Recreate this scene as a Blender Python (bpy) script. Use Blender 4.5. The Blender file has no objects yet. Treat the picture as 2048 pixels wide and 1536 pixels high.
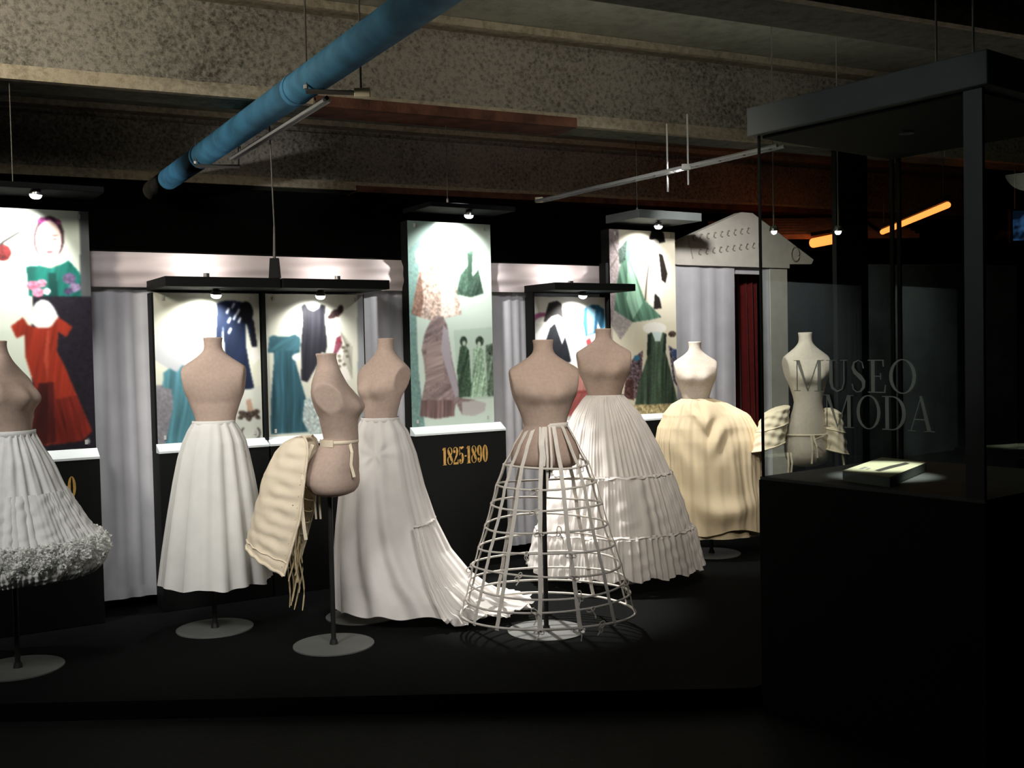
import bpy, bmesh, math, random
import numpy as np
from mathutils import Vector, Matrix

S = bpy.context.scene
COL = S.collection
R = math.radians
PI = math.pi
RNG = np.random.RandomState(7)

# ------------------------------------------------------------------ camera, world, exposure
cam_d = bpy.data.cameras.new('camera')
cam_d.sensor_fit = 'HORIZONTAL'
cam_d.sensor_width = 36.0
cam_d.lens = 2100.0 / 2048.0 * 36.0
cam_d.clip_start = 0.05
cam_d.clip_end = 100
cam = bpy.data.objects.new('camera', cam_d)
COL.objects.link(cam)
_p, _r = R(1.85), R(1.2)
_F = Vector((0, math.cos(_p), -math.sin(_p)))
_b = Vector((0, math.sin(_p), math.cos(_p)))
_a = Vector((1, 0, 0))
_Rt = math.cos(_r) * _a - math.sin(_r) * _b
_Up = math.cos(_r) * _b + math.sin(_r) * _a
cam.matrix_world = Matrix(((_Rt.x, _Up.x, -_F.x, 0), (_Rt.y, _Up.y, -_F.y, 0), (_Rt.z, _Up.z, -_F.z, 1.53), (0, 0, 0, 1)))
S.camera = cam

world = bpy.data.worlds.new('world')
S.world = world
world.use_nodes = True
world.node_tree.nodes['Background'].inputs[0].default_value = (0.55, 0.75, 0.68, 1)
world.node_tree.nodes['Background'].inputs[1].default_value = 0.006

S.view_settings.view_transform = 'Standard'
S.view_settings.look = 'None'
S.view_settings.exposure = 0.0
S.view_settings.gamma = 1.0
S.view_settings.use_curve_mapping = False
S.cycles.use_denoising = True
S.cycles.max_bounces = 6
S.cycles.diffuse_bounces = 3
S.cycles.transparent_max_bounces = 16
S.cycles.caustics_reflective = False
S.cycles.caustics_refractive = False
S.cycles.sample_clamp_indirect = 4.0


def spot(name, loc, target, power, angle=60, blend=0.6, radius=0.04, color=(1, 1, 1)):
    d = bpy.data.lights.new(name, 'SPOT')
    d.energy = power
    d.spot_size = R(angle)
    d.spot_blend = blend
    d.shadow_soft_size = radius
    d.color = color
    o = bpy.data.objects.new(name, d)
    COL.objects.link(o)
    o.location = loc
    v = Vector(target) - Vector(loc)
    o.rotation_euler = v.to_track_quat('-Z', 'Y').to_euler()
    return o


WARM = (1.0, 0.90, 0.78)
NEUT = (1.0, 0.97, 0.93)
# gallery track lights behind and beside the camera, aimed at the dress forms
spot('track_or_fill_light', (-2.3, 2.4, 2.9), (-1.8, 5.3, 0.95), 225, 50, 0.8, 0.35, NEUT)
spot('track_or_fill_light', (-0.5, 2.2, 2.9), (-1.0, 5.6, 0.75), 130, 44, 0.8, 0.35, NEUT)
spot('track_or_fill_light', (0.65, 2.5, 2.95), (-0.6, 5.7, 0.7), 230, 40, 0.8, 0.35, NEUT)
spot('track_or_fill_light', (0.5, 2.9, 2.95), (0.70, 6.5, 0.85), 215, 38, 0.8, 0.25, WARM)
spot('track_or_fill_light', (1.05, 4.6, 2.92), (1.35, 7.25, 0.7), 68, 42, 0.8, 0.06, WARM)
# downlights over the back row: train end and left flank of the tiered petticoat, yellow skirt, far form
spot('track_or_fill_light', (-0.30, 6.70, 2.7), (0.06, 6.05, 0.3), 560, 38, 0.6, 0.04, NEUT)
spot('track_or_fill_light', (0.85, 6.9, 2.55), (1.18, 7.22, 1.2), 130, 46, 0.5, 0.03, NEUT)
spot('track_or_fill_light', (1.64, 6.5, 2.2), (2.03, 7.2, 1.25), 48, 60, 0.5, 0.03, NEUT)
# broad fill wash added over the curtain line and its continuation to the left of the frame
spot('wash_light', (-3.2, 3.9, 2.93), (-2.9, 5.6, 1.2), 40, 90, 1.0, 0.15, (1.0, 0.98, 1.0))
spot('wash_light', (-1.9, 4.5, 2.93), (-1.4, 6.4, 1.3), 42, 100, 1.0, 0.15, (1.0, 0.98, 1.0))
spot('wash_light', (0.6, 5.9, 2.93), (0.6, 7.7, 1.3), 42, 100, 1.0, 0.15, (1.0, 0.98, 1.0))
spot('wash_light', (-4.3, 3.2, 2.9), (-5.0, 4.2, 1.3), 160, 100, 1.0, 0.15, (0.95, 1.0, 0.97))
# wash between the beams that reaches the near concrete face from the left
spot('wash_light', (-3.3, 3.35, 3.05), (-1.9, 6.0, 3.28), 230, 110, 1.0, 0.2, (1.0, 0.90, 0.72))
spot('wash_light', (0.6, 5.0, 3.0), (0.9, 7.3, 3.35), 15, 120, 1.0, 0.2, (1.0, 0.93, 0.76))
spot('wash_light', (-1.5, 7.0, 2.95), (-1.6, 9.3, 3.3), 7, 140, 1.0, 0.2, (1.0, 0.88, 0.70))
spot('wash_light', (0.8, 8.0, 2.95), (0.9, 10.4, 3.3), 6, 140, 1.0, 0.2, (1.0, 0.82, 0.64))
# fill light added to brighten the front of the vitrine cap
spot('track_or_fill_light', (-1.3, 2.4, 2.9), (1.22, 4.05, 2.05), 24, 34, 0.5, 0.05, (0.9, 1.0, 0.95))
# light on the temple front
spot('track_or_fill_light', (1.1, 6.7, 2.75), (1.95, 8.6, 1.7), 165, 62, 0.9, 0.06, (1.0, 0.97, 0.95))
# narrow fill beam added to brighten the far end of the blue pipe
spot('track_or_fill_light', (-3.3, 4.3, 2.3), (-2.45, 7.8, 2.86), 210, 13, 0.9, 0.05, NEUT)
# light above the vitrine that brightens the slab
spot('wash_light', (2.2, 5.9, 2.72), (2.0, 6.3, 3.58), 5, 120, 1.0, 0.2, (0.85, 1.0, 0.9))

# ------------------------------------------------------------------ helpers


def s2l(c):
    c = np.asarray(c, float) / 255.0
    return np.where(c <= 0.04045, c / 12.92, ((c + 0.055) / 1.055) ** 2.4)


_mats = {}


def mat(name, rgb, rough=0.7, metal=0.0, var=0.0, vscale=20.0, bump=0.0, bscale=60.0, emit=None, estr=0.0, spec=0.5, sheen=0.0, trans=None):
    if name in _mats:
        return _mats[name]
    m = bpy.data.materials.new(name)
    m.use_nodes = True
    nt = m.node_tree
    b = nt.nodes['Principled BSDF']
    rgb = tuple(rgb)
    b.inputs['Base Color'].default_value = rgb + (1,)
    b.inputs['Roughness'].default_value = rough
    b.inputs['Metallic'].default_value = metal
    b.inputs['Specular IOR Level'].default_value = spec
    if sheen:
        b.inputs['Sheen Weight'].default_value = sheen
    tc = nt.nodes.new('ShaderNodeTexCoord')
    if var:
        n = nt.nodes.new('ShaderNodeTexNoise')
        n.inputs['Scale'].default_value = vscale
        n.inputs['Detail'].default_value = 5
        nt.links.new(tc.outputs['Object'], n.inputs['Vector'])
        cr = nt.nodes.new('ShaderNodeValToRGB')
        cr.color_ramp.elements[0].position = 0.3
        cr.color_ramp.elements[1].position = 0.7
        cr.color_ramp.elements[0].color = tuple(max(0, x * (1 - var)) for x in rgb) + (1,)
        cr.color_ramp.elements[1].color = tuple(min(1, x * (1 + var)) for x in rgb) + (1,)
        nt.links.new(n.outputs['Fac'], cr.inputs['Fac'])
        nt.links.new(cr.outputs['Color'], b.inputs['Base Color'])
    if bump:
        n2 = nt.nodes.new('ShaderNodeTexNoise')
        n2.inputs['Scale'].default_value = bscale
        n2.inputs['Detail'].default_value = 4
        nt.links.new(tc.outputs['Object'], n2.inputs['Vector'])
        bp = nt.nodes.new('ShaderNodeBump')
        bp.inputs['Strength'].default_value = bump
        bp.inputs['Distance'].default_value = 0.01
        nt.links.new(n2.outputs['Fac'], bp.inputs['Height'])
        nt.links.new(bp.outputs['Normal'], b.inputs['Normal'])
    if emit is not None:
        b.inputs['Emission Color'].default_value = tuple(emit) + (1,)
        b.inputs['Emission Strength'].default_value = estr
    if trans is not None:       # thin cloth lets some light through
        tr = nt.nodes.new('ShaderNodeBsdfTranslucent')
        tr.inputs[0].default_value = rgb + (1,)
        mx = nt.nodes.new('ShaderNodeMixShader')
        mx.inputs[0].default_value = trans
        out = nt.nodes['Material Output']
        nt.links.new(b.outputs[0], mx.inputs[1])
        nt.links.new(tr.outputs[0], mx.inputs[2])
        nt.links.new(mx.outputs[0], out.inputs[0])
    _mats[name] = m
    return m


def concrete(name, dark, light, scale=45.0, bump=0.9):
    m = bpy.data.materials.new(name)
    m.use_nodes = True
    nt = m.node_tree
    b = nt.nodes['Principled BSDF']
    b.inputs['Roughness'].default_value = 0.95
    b.inputs['Specular IOR Level'].default_value = 0.15
    tc = nt.nodes.new('ShaderNodeTexCoord')
    v = nt.nodes.new('ShaderNodeTexVoronoi')
    v.inputs['Scale'].default_value = scale
    n = nt.nodes.new('ShaderNodeTexNoise')
    n.inputs['Scale'].default_value = scale
    n.inputs['Detail'].default_value = 6
    n.inputs['Roughness'].default_value = 0.85
    big = nt.nodes.new('ShaderNodeTexNoise')
    big.inputs['Scale'].default_value = 1.6
    big.inputs['Detail'].default_value = 3
    for q in (v, n, big):
        nt.links.new(tc.outputs['Object'], q.inputs['Vector'])
    mix = nt.nodes.new('ShaderNodeMath')
    mix.operation = 'MULTIPLY_ADD'
    nt.links.new(v.outputs['Distance'], mix.inputs[0])
    mix.inputs[1].default_value = 0.20
    nt.links.new(n.outputs['Fac'], mix.inputs[2])
    ad = nt.nodes.new('ShaderNodeMath')
    ad.operation = 'MULTIPLY_ADD'
    nt.links.new(big.outputs['Fac'], ad.inputs[0])
    ad.inputs[1].default_value = 0.35
    nt.links.new(mix.outputs[0], ad.inputs[2])
    cr = nt.nodes.new('ShaderNodeValToRGB')
    cr.color_ramp.elements[0].position = 0.59
    cr.color_ramp.elements[1].position = 0.86
    cr.color_ramp.elements[0].color = tuple(dark) + (1,)
    cr.color_ramp.elements[1].color = tuple(light) + (1,)
    nt.links.new(ad.outputs[0], cr.inputs['Fac'])
    nt.links.new(cr.outputs['Color'], b.inputs['Base Color'])
    bp = nt.nodes.new('ShaderNodeBump')
    bp.inputs['Strength'].default_value = bump
    bp.inputs['Distance'].default_value = 0.02
    nt.links.new(mix.outputs[0], bp.inputs['Height'])
    nt.links.new(bp.outputs['Normal'], b.inputs['Normal'])
    return m


def link(name, me, m=None, parent=None, smooth=False):
    o = bpy.data.objects.new(name, me)
    COL.objects.link(o)
    if m is not None:
        me.materials.append(m)
    if parent is not None:
        o.parent = parent
    if smooth:
        me.polygons.foreach_set('use_smooth', [True] * len(me.polygons))
    return o


def pyobj(name, verts, faces, m=None, parent=None, smooth=False):
    me = bpy.data.meshes.new(name)
    me.from_pydata([tuple(map(float, v)) for v in verts], [], [tuple(map(int, f)) for f in faces])
    me.update()
    return link(name, me, m, parent, smooth)


def tag(o, label, cat, group=None, kind=None):
    o['label'] = label
    o['category'] = cat
    if group:
        o['group'] = group
    if kind:
        o['kind'] = kind
    return o


def thing(name, label, cat, loc=(0, 0, 0), rotz=0.0, group=None):
    o = bpy.data.objects.new(name, None)
    o.empty_display_size = 0.1
    COL.objects.link(o)
    o.location = loc
    o.rotation_euler = (0, 0, rotz)
    return tag(o, label, cat, group)


def structure(o):
    o['kind'] = 'structure'
    return o


class MB:
    """collects geometry and links it as one mesh"""

    def __init__(self):
        self.v, self.f = [], []

    def add(self, verts, faces):
        n = len(self.v)
        self.v += [tuple(map(float, p)) for p in verts]
        self.f += [tuple(i + n for i in f) for f in faces]
        return self

    def box(self, x0, x1, y0, y1, z0, z1, fn=None):
        P = [(x, y, z) for z in (z0, z1) for y in (y0, y1) for x in (x0, x1)]
        if fn:
            P = [fn(*p) for p in P]
        return self.add(P, [(0, 2, 3, 1), (4, 5, 7, 6), (0, 1, 5, 4), (2, 6, 7, 3), (0, 4, 6, 2), (1, 3, 7, 5)])

    def tube(self, pts, r, n=8, closed=False, caps=True):
        pts = [Vector(p) for p in pts]
        N = len(pts)
        rs = r if hasattr(r, '__len__') else [r] * N
        ring = []
        up = Vector((0, 0, 1))
        for i, p in enumerate(pts):
            if closed:
                t = pts[(i + 1) % N] - pts[i - 1]
            else:
                t = pts[min(i + 1, N - 1)] - pts[max(i - 1, 0)]
            t.normalize()
            a = t.cross(up)
            if a.length < 0.05:
                a = t.cross(Vector((0, 1, 0)))
            a.normalize()
            b = t.cross(a)
            for k in range(n):
                th = 2 * PI * k / n
                ring.append(p + rs[i] * (math.cos(th) * a + math.sin(th) * b))
        f = []
        M = N if closed else N - 1
        for i in range(M):
            j = (i + 1) % N
            for k in range(n):
                q = (k + 1) % n
                f.append((i * n + k, i * n + q, j * n + q, j * n + k))
        if caps and not closed:
            f.append(tuple(range(n)))
            f.append(tuple((N - 1) * n + k for k in range(n))[::-1])
        return self.add(ring, f)

    def cyl(self, x, y, z0, z1, r, n=32, r1=None):
        r1 = r if r1 is None else r1
        v = [(x + r * math.cos(2 * PI * k / n), y + r * math.sin(2 * PI * k / n), z0) for k in range(n)]
        v += [(x + r1 * math.cos(2 * PI * k / n), y + r1 * math.sin(2 * PI * k / n), z1) for k in range(n)]
        f = [(k, (k + 1) % n, n + (k + 1) % n, n + k) for k in range(n)]
        f += [tuple(range(n))[::-1], tuple(range(n, 2 * n))]
        return self.add(v, f)

    def build(self, name, m=None, parent=None, smooth=False, bevel=0.0):
        o = pyobj(name, self.v, self.f, m, parent, smooth)
        if bevel:
            md = o.modifiers.new('bevel', 'BEVEL')
            md.width = bevel
            md.segments = 2
            md.limit_method = 'ANGLE'
        return o


def loft(rows, name, m, parent=None, close_v=False, cap0=False, cap1=False, smooth=True, ring=True):
    """rows: array (nr, nc, 3)"""
    rows = np.asarray(rows, float)
    nr, nc = rows.shape[:2]
    v = rows.reshape(-1, 3)
    i = np.arange(nr - 1)[:, None]
    cc = nc if ring else nc - 1
    j = np.arange(cc)[None, :]
    j2 = (j + 1) % nc
    quads = np.stack([i * nc + j, i * nc + j2, (i + 1) * nc + j2, (i + 1) * nc + j], -1).reshape(-1, 4)
    faces = [tuple(q) for q in quads.tolist()]
    if cap0:
        faces.append(tuple(range(nc))[::-1])
    if cap1:
        faces.append(tuple((nr - 1) * nc + k for k in range(nc)))
    me = bpy.data.meshes.new(name)
    me.from_pydata(v.tolist(), [], faces)
    me.update()
    return link(name, me, m, parent, smooth)


# ------------------------------------------------------------------ materials
M_beam = concrete('aggregate_concrete', (0.12, 0.112, 0.092), (0.52, 0.49, 0.43), 34, 1.0)
M_lip = concrete('cast_concrete', (0.26, 0.23, 0.17), (0.50, 0.44, 0.34), 22, 0.4)
M_soffit = concrete('shaded_soffit_concrete', (0.10, 0.105, 0.08), (0.20, 0.21, 0.17), 14, 0.2)  # darker greenish concrete; the underside's shade is put into its colour
M_slab = concrete('smooth_concrete', (0.24, 0.25, 0.20), (0.36, 0.37, 0.31), 9, 0.1)
M_rust = mat('rusty_steel', (0.13, 0.052, 0.032), 0.8, 0.0, 0.5, 9, 0.3, 50)
M_floor = mat('black_floor', (0.008, 0.010, 0.009), 0.75, 0, 0.4, 40, 0.3, 200, spec=0.2)
M_carpet = mat('black_carpet', (0.0036, 0.0044, 0.0040), 0.95, 0, 0.5, 90, 0.6, 400, spec=0.1)
M_black = mat('matte_black_paint', (0.0042, 0.0048, 0.0046), 0.7, 0, 0, spec=0.2)
M_blackwall = mat('black_wall_paint', (0.004, 0.004, 0.004), 0.95, 0, 0, spec=0.05)
M_darkgrey = mat('dark_grey_laminate', (0.105, 0.118, 0.115), 0.55, 0, 0.1, 6, spec=0.4)
M_canopy = mat('grey_canopy_metal', (0.005, 0.0055, 0.006), 0.95, 0.0, spec=0.05)
M_ledge = mat('white_ledge_paint', (0.72, 0.78, 0.78), 0.5)
M_curtain = mat('white_sheer_fabric', (0.60, 0.60, 0.63), 0.9, 0, 0.06, 8, 0.05, 300, spec=0.1, trans=0.1)
M_valance = mat('pale_satin_fabric', (0.72, 0.63, 0.62), 0.55, 0, 0.05, 5, spec=0.4)
M_red = mat('dark_red_velvet', (0.075, 0.005, 0.004), 0.9, 0, 0.15, 20, spec=0.1, sheen=0.3)
M_gable = mat('plaster_white_board', (0.60, 0.57, 0.50), 0.8, 0, 0.08, 10)
M_torso = mat('beige_jersey', (0.49, 0.37, 0.305), 0.95, 0, 0.06, 60, 0.15, 700, spec=0.1)
M_torsopale = mat('pale_linen_jersey', (0.62, 0.55, 0.47), 0.95, 0, 0.06, 60, 0.15, 700, spec=0.1)
M_white = mat('white_cotton', (0.83, 0.825, 0.78), 0.9, 0, 0.04, 12, 0.08, 300, spec=0.15, trans=0.15)
M_muslin = mat('white_muslin', (0.84, 0.80, 0.76), 0.9, 0, 0.05, 9, 0.1, 260, spec=0.15, trans=0.12)
M_tulle = mat('white_tulle', (0.80, 0.81, 0.79), 0.9, 0, 0.05, 30, 0.1, 300, spec=0.1, trans=0.15)
M_cream = mat('cream_cotton', (0.76, 0.64, 0.43), 0.85, 0, 0.06, 7, 0.1, 200, spec=0.2)
M_ecru = mat('ecru_quilted_cotton', (0.76, 0.66, 0.50), 0.85, 0, 0.05, 10, 0.12, 160, spec=0.2)
M_tape = mat('off_white_tape', (0.82, 0.77, 0.70), 0.8, 0, 0.05, 40, spec=0.2)
M_fluff = mat('fluffy_tulle', (0.93, 0.94, 0.91), 0.9, spec=0.05, trans=0.45)
M_tan = mat('tan_cord', (0.50, 0.40, 0.23), 0.85, 0, 0.1, 60)
M_pole = mat('dark_steel_pole', (0.035, 0.035, 0.033), 0.45, 0.6)
M_disc = mat('brushed_steel_plate', (0.15, 0.155, 0.145), 0.5, 0.2, 0.08, 8)
M_pipe = mat('blue_pipe_paint', (0.05, 0.20, 0.35), 0.75, 0, 0.35, 7, 0.1, 40)
M_pipeend = mat('grey_pipe_metal', (0.40, 0.38, 0.33), 0.7, 0.0, 0.3, 12)
M_track = mat('galvanised_track', (0.42, 0.43, 0.42), 0.5, 0.4)
M_rod = mat('zinc_rod', (0.55, 0.55, 0.52), 0.5, 0.3)
M_wire = mat('steel_wire', (0.11, 0.105, 0.095), 0.6, 0.2)
M_ivory = mat('ivory_plastic', (0.75, 0.68, 0.48), 0.5)
M_gold = mat('gold_lettering', (0.62, 0.36, 0.09), 0.45, 0.15, 0.25, 60)
M_letter = mat('frosted_grey_lettering', (0.72, 0.76, 0.70), 0.7)
_nt = M_letter.node_tree
_mx = _nt.nodes.new('ShaderNodeMixShader')
_tp = _nt.nodes.new('ShaderNodeBsdfTransparent')
_mx.inputs[0].default_value = 0.40
_nt.links.new(_nt.nodes['Principled BSDF'].outputs[0], _mx.inputs[1])
_nt.links.new(_tp.outputs[0], _mx.inputs[2])
_nt.links.new(_mx.outputs[0], _nt.nodes['Material Output'].inputs[0])
M_bulb = mat('lit_halogen_bulb', (1, 1, 1), 0.4, emit=(1, 0.98, 0.95), estr=14)
M_lampcan = mat('chrome_lamp_can', (0.5, 0.5, 0.5), 0.25, 0.9)
M_orange = mat('lit_orange_tube', (1, 0.5, 0.2), 0.5, emit=(1.0, 0.24, 0.05), estr=3.2)
M_slat = mat('brown_wood_slat', (0.32, 0.15, 0.08), 0.6, 0, 0.3, 10)
M_darkpanel = mat('slate_panel', (0.045, 0.055, 0.055), 0.7, 0, 0.4, 5)

# ------------------------------------------------------------------ setting
# the concrete grid runs along U (to the right and away) and V (away and to the left)
CU = Vector((0.9015, 0.4327))
CV = Vector((-0.4327, 0.9015))


def beam_frame(y_at_x0):
    def fn(s, v, z):
        return (CU.x * s + CV.x * v, y_at_x0 + CU.y * s + CV.y * v, z)
    return fn


fl = MB().box(-9, 9, -3, 18, -0.1, 0.0).build('floor', M_floor)
structure(fl)
# low platform: front edge near the camera, cut back around the vitrine
plat = [(-6.5, 4.40), (0.99, 4.40), (1.78, 5.02), (6.5, 5.02), (6.5, 15), (-6.5, 15)]
n = len(plat)
pv = [(x, y, 0.0) for x, y in plat] + [(x, y, 0.08) for x, y in plat]
pf = [tuple(range(n, 2 * n))] + [(i, (i + 1) % n, n + (i + 1) % n, n + i) for i in range(n)]
pl = pyobj('platform_floor', pv, pf, M_carpet)
structure(pl)

ceil = MB().box(-12, 14, -1.0, 16.0, 3.58, 3.8).build('ceiling', M_slab)
structure(ceil)
for yc, nm in ((3.87, 'c'), (6.68, 'a'), (10.06, 'b'), (13.4, 'd')):
    fn = beam_frame(yc)
    m = MB()
    # rough faces, split lengthwise so that the surface undulates a little
    ss = np.linspace(-9.5, 11, 90)
    zz = np.linspace(3.055, 3.47, 12)
    rr = np.zeros((len(zz), len(ss), 3))
    wob = RNG.randn(len(zz), len(ss)) * 0.004
    for i, z in enumerate(zz):
        for j, s in enumerate(ss):
            rr[i, j] = fn(s, 0.022 + wob[i, j], z)
    be = loft(rr, 'beam', M_beam, ceil, ring=False, smooth=True)
    DB = {'a': .29, 'c': .35}.get(nm, .40)
    core = MB().box(-9.5, 11, 0.03, DB, 3.04, 3.468, fn).box(-9.5, 11, 0.11, DB, 3.46, 3.575, fn)
    be2 = core.build('beam_core', M_beam, be)
    lip = MB()
    prev = -9.5
    k = 0
    while prev < 11:
        nx = prev + RNG.uniform(0.5, 1.1)
        o_ = RNG.uniform(-0.003, 0.004)
        lip.box(prev, nx, -0.004 + o_, 0.05, 2.98, 3.030 + RNG.uniform(-.006, .006), fn)
        lip.box(prev, nx, 0.010 + o_, 0.05, 3.030, 3.058, fn)
        prev = nx
    lip.build('beam_lip', M_lip, be)
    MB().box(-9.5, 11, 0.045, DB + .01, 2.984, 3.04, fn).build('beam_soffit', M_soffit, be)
    MB().box(-9.5, 11, -0.03, DB + .03, 3.53, 3.577, fn).build('beam_cornice', M_lip, be)
    if nm == 'a':
        MB().box(-1.24, .50, -0.01, 0.27, 2.968, 2.9835, fn).box(-1.24, .50, -0.018, -0.003, 2.968, 3.03, fn).build('steel_plate', M_rust, be)
    if nm == 'b':
        MB().box(-1.5, 7.5, -0.018, 0.3, 2.966, 2.981, fn).box(-1.5, 7.5, -0.022, -0.003, 2.968, 3.022, fn).build('steel_plate', M_rust, be)

fnb = beam_frame(10.35)
wb = MB().box(-9.5, 5.2, 0.0, 0.15, 0.0, 3.58, fnb).build('wall_back', M_blackwall)
structure(wb)
wr = MB().box(5.6, 5.8, -2, 16, 0, 3.58).build('wall_right', M_blackwall)
structure(wr)
wl = MB().box(-6.9, -6.7, -2, 16, 0, 3.58).build('wall_left', M_blackwall)
structure(wl)

# ------------------------------------------------------------------ display wall
E1 = Vector((0.85, 0.527))
EN = Vector((0.527, -0.85))


def wallfn(off=7.25):
    def fn(s, nn, z):
        return (E1.x * s + EN.x * nn, off + E1.y * s + EN.y * nn, z)
    return fn


WF = wallfn()


def pleated(name, s0, s1, z0, z1, nn, m, parent, fn=WF, npl=14, amp=0.018, seed=1, hem=0.0, rows=40, cols=None):
    rg = np.random.RandomState(seed)
    cols = cols or max(40, int(npl * 12))
    s = np.linspace(0, 1, cols)
    t = np.linspace(0, 1, rows)
    ph = rg.uniform(0, 6.28, 4)
    rr = np.zeros((rows, cols, 3))
    warp = s + 0.25 / npl * np.sin(2 * PI * s * (.13 * npl) + ph[0]) + 0.2 / npl * np.sin(2 * PI * s * (.31 * npl) + ph[1])
    for i, tt in enumerate(t):
        w = np.sin(2 * PI * npl * warp + 0.5 * np.sin(3 * tt + ph[2]))
        w = np.sign(w) * np.abs(w) ** 0.8
        d = amp * (0.35 + 0.65 * tt) * w + 0.4 * amp * np.sin(2 * PI * npl * 0.37 * s + ph[3] + tt)
        z = z1 + (z0 - z1) * tt
        for j in range(cols):
            rr[i, j] = fn(s0 + (s1 - s0) * s[j], nn + d[j], z + hem * tt * math.sin(9 * s[j] + ph[1]))
    return loft(rr, name, m, parent, ring=False)


cur = thing('draped_backdrop', 'long white sheer curtain hung behind the poster panels and towers, with a pale satin band along its top', 'curtain')
pleated('curtain_panel', -7.2, 0.93, 0.155, 2.13, -0.13, M_curtain, cur, npl=80, amp=0.008, seed=3, hem=0.004, rows=50, cols=1700)
pleated('curtain_hem', -7.2, 0.93, 0.15, 0.215, -0.112, M_curtain, cur, npl=80, amp=0.008, seed=3, rows=4, cols=1700)
# satin valance: gently puffed horizontally
cols, rows = 160, 16
rr = np.zeros((rows, cols, 3))
for i in range(rows):
    tt = i / (rows - 1)
    for j in range(cols):
        s = -2.9 + 3.83 * j / (cols - 1)
        puff = 0.022 * math.sin(PI * tt) + 0.006 * math.sin(14 * tt + 2.3 * s) + 0.004 * math.sin(5.1 * s)
        rr[i, j] = WF(s, -0.095 + puff, 2.135 - 0.20 * tt)
loft(rr, 'valance', M_valance, cur, ring=False)
MB().tube([WF(-7.2, -0.13, 2.14), WF(0.95, -0.13, 2.14)], 0.008, 8).build('curtain_rod', M_black, cur)
bk = tag(MB().box(-7.3, 0.98, -0.34, -0.28, 0.08, 2.14, WF).build('backing_partition', M_blackwall), 'black partition standing behind the white draped backdrop', 'partition')

# ------------------------------------------------------------------ posters (flat prints)


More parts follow.
